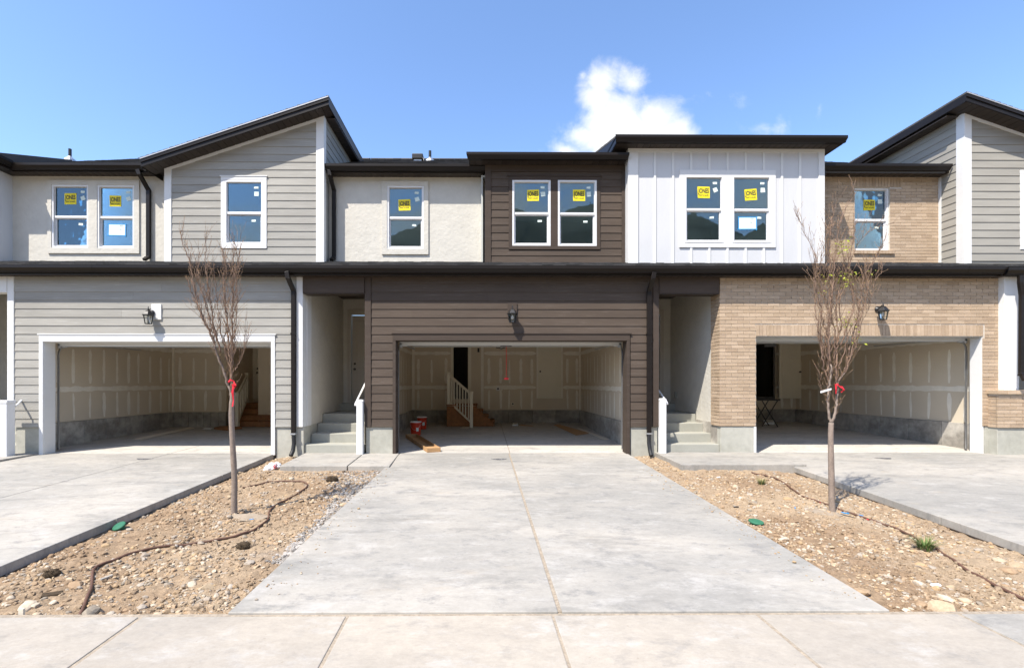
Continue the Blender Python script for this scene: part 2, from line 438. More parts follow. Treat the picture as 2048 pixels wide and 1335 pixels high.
M['cardboard'] = pm('cardboard', (.42, .25, .12), .85, .08, (3, 3, 3), .15, (8, 90, 8), fine=.05)
M['light_board'] = pm('pale_board', (.60, .54, .44), .8, .08, (1, 5, 1))
M['blue'] = pm('blue_tape', (.03, .28, .62), .6, .08)
M['yellow'] = pm('yellow_sticker', (.86, .70, .02), .55, .03, fine=0)
M['ink'] = pm('dark_print', (.012, .02, .045), .6, .05, fine=0)
M['grey_ink'] = pm('grey_print', (.30, .31, .33), .7, .05, fine=0)
M['label'] = pm('pale_label', (.66, .76, .70), .7, .04, fine=0)
M['hill'] = pm('hazed_hillside', (.115, .12, .10), .95, .5, (.012, .012, .012), fine=.2)  # colour lightened and blued to stand in for distance haze
M['asphalt'] = pm('asphalt', (.055, .055, .056), .9, .2, (1, 1, 1), .5, (150, 150, 150), fine=.2)
M['far_ground'] = pm('dry_ground', (.28, .22, .14), .95, .25, (.2, .2, .2))
def glass(name, refl, tint):
    k = NB(name); k.N.remove(k.b)
    tr = k.new('ShaderNodeBsdfTransparent'); tr.inputs[0].default_value = (*tint, 1)
    gl = k.new('ShaderNodeBsdfGlossy'); gl.inputs['Roughness'].default_value = .012; gl.inputs[0].default_value = (.74, .92, 1, 1)
    wob = k.noise(k.pos((2.2, 2.2, 2.2)), 1, 2); k.L.new(k.bump(wob, .035, .03), gl.inputs['Normal'])
    fr = k.new('ShaderNodeFresnel'); fr.inputs[0].default_value = 1.5
    f = k.math('ADD', fr.outputs[0], refl)
    mx = k.new('ShaderNodeMixShader'); k.L.new(f, mx.inputs[0]); k.L.new(tr.outputs[0], mx.inputs[1]); k.L.new(gl.outputs[0], mx.inputs[2])
    k.L.new(mx.outputs[0], k.N['Material Output'].inputs[0]); return k.mat
M['glass'] = glass('window_glass', .068, (.84, .91, .90)); M['lamp_glass'] = glass('lantern_glass', .03, (.93, .94, .94))
def stamp():
    k = NB('stamped_mark'); n = k.noise(k.pos((30, 60, 30)), 1, 4, .7)
    return k.done(k.mix(k.sm(n, .48, .64), (.06, .06, .065), (.30, .29, .28)), .9, .2)
M['stamp'] = stamp()

# ================================================================== THE SETTING
def ground_and_hills():
    b = MB(); b.quad((-2500, -2500, -.62), (2500, -2500, -.62), (2500, 2500, -.62), (-2500, 2500, -.62))
    b.build('ground', M['far_ground'], kind='structure')
    b = MB(); b.box(-60, 60, -7.5, 1.55, -.6, -.34); b.build('road', M['asphalt'], kind='structure')
    b = MB(); b.prism([(1.55, -.6), (1.55, -.33), (1.62, -.22), (1.78, -.205), (1.94, -.205), (1.94, -.6)], 'x', -60, 60)
    b.build('kerb', M['walk'], kind='structure')
    # mountains across the valley, behind the photographer
    n, m = 90, 40; v = []; f = []
    for j in range(m):
        for i in range(n):
            x = -2200 + 4400 * i / (n - 1); y = -350 - 1900 * j / (m - 1)
            h = 60 + 285 * math.exp(-((x - 130) / 520) ** 4 - ((y + 1050) / 420) ** 2) + 260 * math.exp(-((x - 950) / 420) ** 2 - ((y + 1500) / 500) ** 2) \
                + 130 * math.exp(-((x + 1100) / 600) ** 2 - ((y + 1600) / 500) ** 2)
            h *= min(1, j / 7)
            h += (noise.fractal(Vector((x / 170, y / 170, 0)), 1, 2, 6) * 75) * min(1, j / 6)
            v.append((x, y, h - 3))
    for j in range(m - 1):
        for i in range(n - 1): f.append((j * n + i, j * n + i + 1, (j + 1) * n + i + 1, (j + 1) * n + i))
    b = MB(); b.add(v, f); b.build('hills', M['hill'], kind='structure', smooth=True)
ground_and_hills()

def slab(parent, x0f, x1f, ya, yb, mat, top=gz, th=.10, bevel=.007):
    b = MB()
    P = [(x0f(ya), ya), (x1f(ya), ya), (x1f(yb), yb), (x0f(yb), yb)]
    b.hexa([(p[0], p[1], top(p[1]) - th) for p in P], [(p[0], p[1], top(p[1])) for p in P])
    return b.build('concrete_slab', mat, parent, bevel=bevel)
def driveway(xl, xc, xr, rows, gap, label):
    b = MB(); ya, yb = rows[0] + .02, rows[-1]
    P = [(xl(ya) + .03, ya), (xr(ya) - .03, ya), (xr(yb) - .03, yb), (xl(yb) + .03, yb)]
    b.hexa([(p[0], p[1], gz(p[1]) - .3) for p in P], [(p[0], p[1], gz(p[1]) - .009) for p in P])
    base = b.build('driveway', M['joint_sand'], kind='structure', label=label)
    for a, c in zip(rows, rows[1:]):
        slab(base, xl, lambda y: xc(y) - gap / 2, a + .006, c - .006, M['drive'])
        slab(base, lambda y: xc(y) + gap / 2, xr, a + .006, c - .006, M['drive'])
    return base
ROWS = [3.54, 5.81, 8.23, 10.42]
ledge_l = lambda y: -4.55 + (10.3 - y) * .0175          # right edge of the left drive
ledge_r = lambda y: 5.90 - (10.3 - y) * .062            # left edge of the right drive
drv_mid = driveway(lambda y: -1.83 - (10.3 - y) * .011, lambda y: .548 + (10.3 - y) * .003, lambda y: 3.13 + (y - 10.3) * .012, ROWS, .030, 'wide concrete driveway in front of the brown garage')
drv_l = driveway(lambda y: -9.56, lambda y: -6.84, ledge_l, ROWS, .012, 'concrete driveway of the grey house')
drv_r = driveway(ledge_r, lambda y: 8.5 + (10.3 - y) * .03, lambda y: 12.4, ROWS, .012, 'concrete driveway of the brick house')
for base, cx, cy in ((drv_mid, .31, 9.68), (drv_l, -6.95, 9.75), (drv_r, 8.25, 9.72)):      # the contractor's stamp in each drive
    b = MB(); pts = []
    for i in range(13):
        t = i / 12; pts.append((cx - .17 + .34 * t, cy + .06 + random.uniform(-.006, .006)))
    for i in range(13):
        t = 1 - i / 12; pts.append((cx - .17 + .34 * t, cy + .05 - .15 * math.sin(math.pi * t) ** .8 + random.uniform(-.008, .008)))
    b.add([(p[0], p[1], gz(p[1]) + .003) for p in pts], [tuple(range(len(pts)))])
    b.build('stamped_mark', M['stamp'], base)
WZ = lambda y: -.184 + (y - 3.5) * .012
b = MB(); b.hexa([(-20, 1.95, -.5), (20, 1.95, -.5), (20, 3.56, -.5), (-20, 3.56, -.5)], [(-20, 1.95, WZ(1.95) - .007), (20, 1.95, WZ(1.95) - .007), (20, 3.56, WZ(3.56) - .007), (-20, 3.56, WZ(3.56) - .007)])
walk = b.build('sidewalk', M['joint_sand'], kind='structure')
wj = [-2.52 + 1.515 * i for i in range(-6, 9)]
for i, (a, c) in enumerate(zip(wj, wj[1:])):
    g = [.016, .036, .026, .02][i % 4] / 2
    slab(walk, lambda y, a=a: a + g + (3.5 - y) * .02, lambda y, c=c: c - g + (3.5 - y) * .02, 1.95, 3.512, M['walk'] if i != 10 else M['drive'], WZ)

# bare beds between the drives: rough soil, stones as pieces, gravel as one mass
def soil_h(x, y):
    h = gz(y) - .060
    h += noise.fractal(Vector((x * 1.3, y * 1.3, 1.7)), 1, 2, 3) * .022 + noise.fractal(Vector((x * 7, y * 7, 4)), .9, 2, 4) * .022 + noise.fractal(Vector((x * 17, y * 17, 9)), .8, 2, 3) * .011
    return h
def soil_z(x, y):
    h = soil_h(x, y)
    if x < 0: e = x - ledge_l(y)
    else: e = ledge_r(y) - x
    h -= .05 * max(0, 1 - max(e, 0) / .45)
    e2 = (-1.83 - x) if x < 0 else (x - 3.1)
    h = h - .012 * max(0, 1 - max(e2, 0) / .2)
    if y < 3.9: h = h * (1 - (3.9 - y) * .5) + (-.2) * (3.9 - y) * .5
    return h
def bed(xl, xr, label, seed):
    rnd = random.Random(seed)
    ny, nx = 260, 120; v = []; f = []
    for j in range(ny):
        t = j / (ny - 1); y = 3.545 + (10.45 - 3.545) * t ** 1.35
        for i in range(nx):
            a, c = xl(y) - .04, xr(y) + .03; x = a + (c - a) * i / (nx - 1)
            v.append((x, y, soil_z(x, y)))
    for j in range(ny - 1):
        for i in range(nx - 1): f.append((j * nx + i, j * nx + i + 1, (j + 1) * nx + i + 1, (j + 1) * nx + i))
    b = MB(); b.add(v, f)
    return b.build('soil_bed', M['soil'], kind='structure', smooth=True, label=label, recalc=False)
bed_l = bed(ledge_l, lambda y: -1.83, 'bare stony soil strip left of the brown garage driveway', 1)
bed_r = bed(lambda y: 3.05, ledge_r, 'bare stony soil strip right of the brown garage driveway', 2)
def ico(sub):
    bm = bmesh.new(); bmesh.ops.create_icosphere(bm, subdivisions=sub, radius=1)
    v = np.array([p.co[:] for p in bm.verts]); f = np.array([[q.index for q in p.verts] for p in bm.faces]); bm.free(); return v, f
stone_meshes = []
for q in range(9):
    rr = random.Random(q + 40); V0, F0 = ico(2)
    V1 = []
    cuts = [(Vector((rr.gauss(0, 1), rr.gauss(0, 1), rr.gauss(0, 1))).normalized(), rr.uniform(.55, .85)) for _ in range(9)]
    for p in V0:
        p = Vector(p); p = p * (1 + .16 * noise.noise(p * 1.4 + Vector((q * 3, 0, 0))))
        for nrm, d in cuts:
            e = p.dot(nrm) - d
            if e > 0: p = p - nrm * e * .85
        V1.append((p.x, p.y * rr.uniform(.97, 1.0), p.z))
    b = MB(); b.add(V1, [tuple(x) for x in F0]); me = b.mesh('stone', M['stone'], smooth=False); stone_meshes.append(me)
def in_bed(rnd, side):
    while True:
        t = rnd.random(); y = 3.58 + 6.8 * t ** 1.25
        if side < 0: x = rnd.uniform(ledge_l(y) + .02, -1.87 - (10.3 - y) * .011)
        else: x = rnd.uniform(3.17, ledge_r(y) - .03)
        if y > 8.75 and ((side < 0 and x > -3.82) or (side > 0 and x > 3.66)): continue
        return x, y
for base, side, seed in ((bed_l, -1, 11), (bed_r, 1, 12)):
    rnd = random.Random(seed)
    big = [(-4.1, 3.66, .075), (-3.55, 3.72, .06), (-3.0, 3.64, .065), (-2.35, 4.05, .05), (-2.10, 3.72, .04)] if side < 0 else \
          [(3.55, 3.66, .10), (3.15, 3.95, .065), (3.75, 3.85, .055), (3.45, 3.72, .06), (4.9, 3.8, .07)]
    for i in range(290):
        if i < len(big): x, y, s = big[i]
        else:
            x, y = in_bed(rnd, side); s = min(.075, .018 * math.exp(rnd.gauss(.22, .42)))
            if y > 6.5: s = max(s, .026)
        sc = (s * rnd.uniform(.9, 1.5), s * rnd.uniform(.8, 1.2), s * rnd.uniform(.5, .8))
        inst('stone', rnd.choice(stone_meshes), base, (x, y, soil_z(x, y) + sc[2] * rnd.uniform(-.05, .35)), sc, (rnd.uniform(-.3, .3), rnd.uniform(-.3, .3), rnd.uniform(0, 6.3)))
    V0, F0 = ico(1); nv = len(V0); vs = []; fs = []
    for i in range(17000):
        x, y = in_bed(rnd, side); s = .0058 * math.exp(rnd.gauss(.38, .55)); s = min(s, .026)
        cl = noise.noise(Vector((x * 1.7, y * 1.7, 30 + side)))
        if rnd.random() > max(.10, min(1, .42 + 1.5 * cl)): continue
        A = Matrix.Rotation(rnd.uniform(0, 6.3), 3, 'Z') @ Matrix.Rotation(rnd.uniform(-.6, .6), 3, 'X') @ Matrix.Diagonal((s * rnd.uniform(.8, 1.6), s, s * rnd.uniform(.5, .9)))
        jit = np.array([[rnd.uniform(.75, 1.2)] for _ in range(nv)])
        w = (V0 * jit) @ np.array(A).T + np.array([x, y, soil_z(x, y) + s * .15])
        fs.append(F0 + len(vs) * nv); vs.append(w)
    for i in range(170):                                # grit spilled on the concrete beside the bed
        y = rnd.uniform(3.7, 8.7); e = abs(rnd.gauss(0, .16)) + .02; s = .004 * math.exp(rnd.gauss(.25, .45))
        x = -1.84 + e if side < 0 else 3.05 - e
        jit = np.array([[rnd.uniform(.7, 1.2)] for _ in range(nv)])
        fs.append(F0 + len(vs) * nv); vs.append((V0 * jit) * np.array([s * 1.2, s, s * .7]) + np.array([x, y, gz(y) + s * .5]))
    cv = []; cf = []
    for i in range(5200):                               # clods of the same earth
        x, y = in_bed(rnd, side); s = min(.034, .009 * math.exp(rnd.gauss(.3, .5)))
        if noise.noise(Vector((x * 1.1, y * 1.1, 60 + side))) < rnd.uniform(-.5, .35): continue
        A = Matrix.Rotation(rnd.uniform(0, 6.3), 3, 'Z') @ Matrix.Rotation(rnd.uniform(-.6, .6), 3, 'X') @ Matrix.Diagonal((s * rnd.uniform(.8, 1.5), s, s * rnd.uniform(.6, .95)))
        jit = np.array([[rnd.uniform(.65, 1.25)] for _ in range(nv)])
        cf.append(F0 + len(cv) * nv); cv.append((V0 * jit) @ np.array(A).T + np.array([x, y, soil_z(x, y) + s * .1]))
    me = bpy.data.meshes.new('clods'); me.from_pydata(np.concatenate(cv).tolist(), [], np.concatenate(cf).tolist()); me.materials.append(M['soil'])
    o = bpy.data.objects.new('clods', me); COL.objects.link(o); o.parent = base; prop(o, kind='stuff')
    me = bpy.data.meshes.new('gravel'); me.from_pydata(np.concatenate(vs).tolist(), [], np.concatenate(fs).tolist()); me.materials.append(M['pebble'])
    o = bpy.data.objects.new('gravel', me); COL.objects.link(o); o.parent = base; prop(o, kind='stuff')
    if side < 0:                                        # crushed grey rock spilled along the drive
        vs = []; fs = []
        for i in range(3600):
            y = rnd.uniform(4.6, 8.8); w = .12 + .9 * max(0, (y - 6.0) / 2.8) ** 1.4; x = -1.87 - (10.3 - y) * .011 - abs(rnd.gauss(0, w * .55))
            if x < ledge_l(y) + .5: continue
            s = .007 * math.exp(rnd.gauss(.35, .5)); s = min(s, .032)
            A = Matrix.Rotation(rnd.uniform(0, 6.3), 3, 'Z') @ Matrix.Rotation(rnd.uniform(-.6, .6), 3, 'X') @ Matrix.Diagonal((s * rnd.uniform(.8, 1.5), s, s * rnd.uniform(.55, .9)))
            jit = np.array([[rnd.uniform(.7, 1.2)] for _ in range(nv)])
            fs.append(F0 + len(vs) * nv); vs.append((V0 * jit) @ np.array(A).T + np.array([x, y, soil_z(x, y) + s * .2]))
        me = bpy.data.meshes.new('grey_gravel'); me.from_pydata(np.concatenate(vs).tolist(), [], np.concatenate(fs).tolist()); me.materials.append(M['grey_pebble'])
        o = bpy.data.objects.new('grey_gravel', me); COL.objects.link(o); o.parent = base; prop(o, kind='stuff')

# ================================================================== BUILDING PIECES
def wall(name, parent, mat, x0, x1, z0, z1, y0, y1, holes=(), **kw):
    # an upright wall facing -Y with real openings
    xs = sorted({x0, x1, *[min(max(q, x0), x1) for h in holes for q in h[:2]]})
    zs = sorted({z0, z1, *[min(max(q, z0), z1) for h in holes for q in h[2:]]})
    full = lambda i, j: 0 <= i < len(xs) - 1 and 0 <= j < len(zs) - 1 and not any(
        h[0] - 1e-6 <= xs[i] and xs[i + 1] <= h[1] + 1e-6 and h[2] - 1e-6 <= zs[j] and zs[j + 1] <= h[3] + 1e-6 for h in holes)
    b = MB()
    for i in range(len(xs) - 1):
        for j in range(len(zs) - 1):
            if not full(i, j): continue
            a, c, d, e = xs[i], xs[i + 1], zs[j], zs[j + 1]
            b.quad((a, y0, d), (c, y0, d), (c, y0, e), (a, y0, e)); b.quad((c, y1, d), (a, y1, d), (a, y1, e), (c, y1, e))
            if not full(i - 1, j): b.quad((a, y1, d), (a, y0, d), (a, y0, e), (a, y1, e))
            if not full(i + 1, j): b.quad((c, y0, d), (c, y1, d), (c, y1, e), (c, y0, e))
            if not full(i, j - 1): b.quad((a, y1, d), (c, y1, d), (c, y0, d), (a, y0, d))
            if not full(i, j + 1): b.quad((a, y0, e), (c, y0, e), (c, y1, e), (a, y1, e))
    return b.build(name, mat, parent, recalc=False, **kw)
def clip(poly, a, b_, keep_below=True):
    # keep the part of an (x, z) polygon under the line z = a x + b
    out = []
    for p, q in zip(poly, poly[1:] + poly[:1]):
        fp = p[1] - (a * p[0] + b_); fq = q[1] - (a * q[0] + b_)
        if fp <= 0: out.append(p)
        if (fp < 0 < fq) or (fq < 0 < fp):
            t = fp / (fp - fq); out.append((p[0] + t * (q[0] - p[0]), p[1] + t * (q[1] - p[1])))
    return out
def siding(parent, mat, mp, u0, u1, z0, z1, holes=(), top=None, pitch=.182, seams=None, name='siding_board'):
    # horizontal lap boards, every board an object; mp maps (along, height, outward) to the world
    r = 0; z = z0
    while z < z1 - .02:
        zb, zt = z, min(z + pitch, z1)
        segs = [[(u0, u1, zb, zt)]]
        for h in holes:
            if h[3] <= zb or h[2] >= zt: continue
            new = []
            for board in segs:
                pieces = []; cut_all = h[2] <= zb and h[3] >= zt
                for (a, c, d, e) in board:
                    if h[1] <= a or h[0] >= c: pieces.append([(a, c, d, e)]); continue
                    left, right, mid = [], [], []
                    if h[0] > a: left.append((a, h[0], d, e))
                    if h[1] < c: right.append((h[1], c, d, e))
                    if h[3] < e: mid.append((max(a, h[0]), min(c, h[1]), h[3], e))
                    if h[2] > d: mid.append((max(a, h[0]), min(c, h[1]), d, h[2]))
                    pieces += [left, right] if cut_all else [left + mid + right]
                new += [p for p in pieces if p]
            segs = new
        if seams and r in seams:
            new = []
            for board in segs:
                if len(board) == 1 and board[0][0] < seams[r] < board[0][1]:
                    a, c, d, e = board[0]; new += [[(a, seams[r] - .0015, d, e)], [(seams[r] + .0015, c, d, e)]]
                else: new.append(board)
            segs = new
        for board in segs:
            b = MB()
            for (a, c, d, e) in board:
                poly = [(a, d), (c, d), (c, e), (a, e)]
                if top: poly = clip(poly, *top)
                if len(poly) < 3 or max(p[1] for p in poly) - min(p[1] for p in poly) < .01: continue
                dep = lambda zz: .019 - .013 * (zz - zb) / pitch
                b.hexa([mp(p[0], p[1], .001) for p in poly], [mp(p[0], p[1] + (.001 if p[1] > zb + .01 else .0), dep(p[1])) for p in poly])
            if b.v: b.build(name, mat, parent)
        z += pitch; r += 1
def front(Y): return lambda u, z, d: (u, Y - d, z)
def facing_right(Xw): return lambda u, z, d: (Xw + d, u, z)
def facing_left(Xw): return lambda u, z, d: (Xw - d, u, z)

GUT = [(0, 0), (.068, 0), (.078, .03), (.098, .06), (.118, .085), (.118, .142), (.100, .150), (.096, .138), (.108, .130), (.108, .094), (.07, .012), (.008, .012), (.008, .150), (0, .150)]
def gutter(parent, x0, x1, yf, zb, ends=(0, 0), sc=1.0):
    # K-style gutter hung on the fascia plane yf; ends = how far the lip leans past each end (mitred returns)
    b = MB(); n = len(GUT)
    L = [(x0 - ends[0] * d * sc, yf - d * sc, zb + z * sc) for d, z in GUT]; Rr = [(x1 + ends[1] * d * sc, yf - d * sc, zb + z * sc) for d, z in GUT]
    b.hexa(L, Rr)
    o = b.build('gutter', M['bronze'], parent)
    x = x0 + 2.1
    while x < x1 - .6:                                  # slip joints between gutter lengths
        j = MB(); q = [(d * 1.03, z * 1.02 - .002) for d, z in GUT[:7]] + [(.10, .15), (0, .15)]
        j.hexa([(x, yf - d * sc, zb + z * sc) for d, z in q], [(x + .035, yf - d * sc, zb + z * sc) for d, z in q]); j.build('gutter_joint', M['bronze'], o)
        x += 3.05
    return o
def eave(parent, x0, x1, yw, zs, over=.23, fh=.2, pl=.152, gut=True, ge=(0, 0), gx=None, gz_=None):
    # soffit boards, fascia and gutter along a level eave; yw = wall face, zs = underside
    yf = yw - over
    b = MB(); b.box(x0, x1, yf, yf + .02, zs - .005, zs + fh); b.build('fascia', M['bronze'], parent)
    b = MB(); b.box(x0, x1, yf + .02, yw + .05, zs + .012, zs + .03); so = b.build('soffit', M['soffit'], parent)
    n = max(1, round((x1 - x0) / pl)); w = (x1 - x0) / n
    b = MB(); t = .013
    b.hexa([(-w / 2 + t, 0, 0), (w / 2 - t, 0, 0), (w / 2 - t, over - .02, 0), (-w / 2 + t, over - .02, 0)], [(-w / 2, 0, .010), (w / 2, 0, .010), (w / 2, over - .02, .010), (-w / 2, over - .02, .010)])
    me = b.mesh('soffit_board', M['soffit'])
    for i in range(n): inst('soffit_board', me, so, (x0 + w * (i + .5), yf + .02, zs))
    if gut: gutter(parent, (gx or (x0, x1))[0], (gx or (x0, x1))[1], yf - .001, (gz_ if gz_ is not None else zs + .02), ge)
def shingles(parent, P, U, V, expo=.14, tab=.3, th=.012):
    # P eave corner, U along the eave, V up the slope; laid as overlapping courses of tabs, joined
    P, U, V = Vector(P), Vector(U), Vector(V); lu, lv = U.length, V.length; u, v = U / lu, V / lv; nrm = u.cross(v).normalized()
    if nrm.z < 0: nrm = -nrm
    b = MB(); r = random.Random(int(lu * 1000)); k = 0; s = 0
    while s < lv - .01:
        e = min(s + expo, lv); x = -r.uniform(0, tab)
        while x < lu:
            w = tab * r.uniform(.4, 1.0); a, c = max(x, 0), min(x + w, lu)
            if c - a > .01:
                h = th * r.uniform(.7, 1.5); q = [P + u * a + v * s, P + u * c + v * s, P + u * c + v * e, P + u * a + v * e]
                b.hexa([p - nrm * .004 for p in q], [q[0] + nrm * h, q[1] + nrm * h, q[2] + nrm * .003, q[3] + nrm * .003])
            x += w
        s += expo
    return b.build('shingles', M['shingle'], parent, kind='stuff')
def roof_slab(name, parent, quad4, th, mat):
    # a sloped slab: four corners of its top, thickness downwards
    b = MB(); b.hexa([(p[0], p[1], p[2] - th) for p in quad4], quad4)
    return b.build(name, mat, parent)
def downspout(parent, pts, foot=None, sz=(.045, .032)):
    b = MB(); P = [Vector(p) for p in pts]
    for a, c in zip(P, P[1:]):                      # rectangular pipe runs
        d = (c - a); l = d.length; d /= l
        sx = Vector((1, 0, 0)) if abs(d.x) < .9 else Vector((0, 0, 1)); sx = (sx - d * sx.dot(d)).normalized(); sy = d.cross(sx)
        a2, c2 = a - d * .012, c + d * .012
        q = [(-1, -1), (1, -1), (1, 1), (-1, 1)]
        b.hexa([a2 + sx * i * sz[0] + sy * j * sz[1] for i, j in q], [c2 + sx * i * sz[0] + sy * j * sz[1] for i, j in q])
    o = b.build('downspout', M['bronze'], parent, bevel=.006)
    m0 = P[-2].lerp(P[-1], .93); m1 = P[-2].lerp(P[-1], .30)
    for m_ in (m1, ):
        b = MB(); b.box(m_.x - .052, m_.x + .052, m_.y - .038, m_.y + .05, m_.z - .02, m_.z + .02); b.build('strap', M['bronze'], o)
    if foot:
        b = MB(); q = [Vector(p) for p in foot]; pts2 = []; rs = []
        for a, c in zip(q, q[1:]):
            n = max(2, int((c - a).length / .014))
            for i in range(n): pts2.append(a.lerp(c, i / n)); rs.append(.047 if len(pts2) % 2 else .040)
        b.tube(pts2, rs, 12); b.build('corrugated_pipe', M['corrugated'], o, smooth=True)
        b = MB(); p = q[0]; b.box(p.x - .055, p.x + .055, p.y - .05, p.y + .05, p.z - .012, p.z + .02); b.build('clamp', M['steel'], o)
    return o

def text_mesh(txt, size, mat_index, bold=0.0, sx=1.0):
    cu = bpy.data.curves.new('t', 'FONT'); cu.body = txt; cu.size = size; cu.align_x = 'CENTER'; cu.align_y = 'CENTER'; cu.offset = bold; cu.resolution_u = 3
    o = bpy.data.objects.new('t', cu); COL.objects.link(o)
    me = bpy.data.meshes.new_from_object(o.evaluated_get(bpy.context.evaluated_depsgraph_get()))
    v = [(p.co.x * sx, p.co.y) for p in me.vertices]; f = [tuple(p.vertices) for p in me.polygons]
    bpy.data.objects.remove(o); bpy.data.meshes.remove(me); bpy.data.curves.remove(cu)
    return v, f, mat_index
TXT = {}
def sticker(parent, cx, y, cz, w, h, rot, lines, mats, name, border=None):
    # a flat printed sheet on the glass: sheet + lettering, one mesh
    b = MB(); ca, sa = math.cos(rot), math.sin(rot)
    P = lambda u, v, d: (cx + u * ca - v * sa, y - d, cz + u * sa + v * ca)
    r_ = random.Random(int(cx * 977 + cz * 131))
    j = lambda: r_.uniform(-.006, .006)
    b.add([P(-w / 2 + j(), -h / 2 + j(), 0), P(w / 2 + j(), -h / 2 + j(), 0), P(w / 2 + j(), h / 2 + j(), 0), P(-w / 2 + j(), h / 2 + j(), 0)], [(0, 1, 2, 3)], 0)
    for (txt, u, v, size, bold, sx, mi) in lines:
        key = (txt, size, bold, sx)
        if key not in TXT: TXT[key] = text_mesh(txt, size, mi, bold, sx)
        tv, tf, _ = TXT[key]
        b.add([P(u + p[0], v + p[1], .0012) for p in tv], tf, mi)
    if border:
        t = border
        for q_, (a, c, d, e) in enumerate(((-w / 2 - t, w / 2 + t * 1.5, h / 2 - t, h / 2 + t * .3), (-w / 2 - t * 2, w / 2 + t, -h / 2 - t * .4, -h / 2 + t), (-w / 2 - t * .4, -w / 2 + t, -h / 2, h / 2 + t), (w / 2 - t, w / 2 + t * .4, -h / 2 - t * 1.6, h / 2 + t * .4))):
            k_ = .002 + .0006 * q_; b.add([P(a, d, k_), P(c, d, k_), P(c, e, k_), P(a, e, k_)], [(0, 1, 2, 3)], 2)
    return b.build(name, mats, parent, recalc=False)
JONES = [('JONES', 0, .030, .150, .005, .58, 1), ('PAINT & GLASS', 0, -.070, .054, .0012, .62, 1)]
def window(parent, x0, x1, z0, z1, Y, brand=None, notice=None, labels=True, low_label=True, recess=.0):
    # white vinyl single-hung window, face plane Y
    y = Y + recess; fw = .045
    b = MB()
    zm = (z0 + z1) / 2 - .005
    b.box(x0, x0 + fw, y - .016, y + .09, z0, z1); b.box(x1 - fw, x1, y - .016, y + .09, z0, z1)
    b.box(x0 + fw, x1 - fw, y - .016, y + .09, z1 - fw, z1); b.box(x0 + fw, x1 - fw, y - .018, y + .09, z0, z0 + fw)
    w = b.build('window', M['vinyl'], parent, bevel=.004)
    b = MB(); b.box(x0 + fw, x1 - fw, y + .004, y + .06, zm - .028, zm + .028); b.build('meeting_rail', M['vinyl'], w, bevel=.004)
    b = MB(); sw = .035
    a, c, d, e = x0 + fw, x1 - fw, z0 + fw, zm - .028
    b.box(a, a + sw, y + .035, y + .08, d, e); b.box(c - sw, c, y + .035, y + .08, d, e); b.box(a + sw, c - sw, y + .035, y + .08, d, d + sw); b.box(a + sw, c - sw, y + .035, y + .08, e - .022, e)
    b.build('sash', M['vinyl'], w, bevel=.003)
    b = MB(); t = .012; f, g = zm + .028, z1 - fw
    b.box(a, a + t, y + .022, y + .05, f, g); b.box(c - t, c, y + .022, y + .05, f, g); b.box(a + t, c - t, y + .022, y + .05, g - t, g)
    b.build('glazing_bead', M['vinyl'], w)
    b = MB(); b.box(a, c, y + .034, y + .037, f, g); b.build('pane', M['glass'], w)
    b = MB(); b.box(a + .01, c - .01, y + .056, y + .059, d + .01, e - .005); b.build('pane', M['glass'], w)
    yi = y + .031; W_, H_ = c - a, g - f
    if brand:
        u, v, rot = brand
        sticker(w, a + W_ * u, yi, f + H_ * v, .285, .265, rot, JONES, [M['yellow'], M['ink']], 'sticker')
    if labels:
        sticker(w, c - W_ * .17, yi, g - H_ * .16, .10, .055, random.uniform(-.08, .08), [], [M['label']], 'label_tag')
        sticker(w, c - W_ * .16, yi, g - H_ * .38, .105, .105, random.choice([-.3, .05, .1, .35]), [], [M['label']], 'label_tag')
    if low_label:
        sticker(w, c - W_ * .25, y + .053, e - (e - d) * .2, .10, .05, random.uniform(-.05, .05), [], [M['label']], 'label_tag')
    if notice:
        u, v, t1, t2 = notice
        sticker(w, a + W_ * u, y + .052, d + (e - d) * v, .43, .29, random.uniform(-.02, .02), [(t1, .105, .095, .06, 0, .9, 1), (t2, .085, .01, .06, 0, .9, 1)], [M['label'], M['grey_ink'], M['blue']], 'paper_notice', border=.014)
    return w
def room(parent, x0, x1, z0, z1, y0, y1=None):
    # the room behind an upstairs window (inside faces only matter)
    y1 = y1 or y0 + 3.2; t = .04
    b = MB(); b.box(x0 - t, x1 + t, y1, y1 + t, z0 - t, z1 + t); b.box(x0 - t, x0, y0, y1, z0, z1); b.box(x1, x1 + t, y0, y1, z0, z1)
    b.box(x0 - t, x1 + t, y0, y1, z1, z1 + t); b.box(x0 - t, x1 + t, y0, y1, z0 - t, z0)
    # an inner door on the back wall so the room is not a blank box
    xm = x0 + (x1 - x0) * .62
    b.box(xm, xm + .8, y1 - .03, y1 - .001, z0, z0 + 2.05); b.box(xm - .09, xm, y1 - .04, y1 - .001, z0, z0 + 2.14); b.box(xm + .8, xm + .89, y1 - .04, y1 - .001, z0, z0 + 2.14)
    return b.build('room', M['room_wall'], parent)
def trim_frame(name, parent, mat, x0, x1, z0, z1, w, Y, d=.025, sides='lrtb', hdr=0.0, bevel=.004):
    b = MB()
    if 'l' in sides: b.box(x0 - w, x0, Y - d, Y + .01, z0, z1)
    if 'r' in sides: b.box(x1, x1 + w, Y - d, Y + .01, z0, z1)
    ht = hdr or w
    if 't' in sides: b.box(x0 - w, x1 + w, Y - d - .002, Y + .01, z1, z1 + ht)
    if 'b' in sides: b.box(x0 - w, x1 + w, Y - d - .001, Y + .01, z0 - w, z0)
    return b.build(name, mat, parent, bevel=bevel)
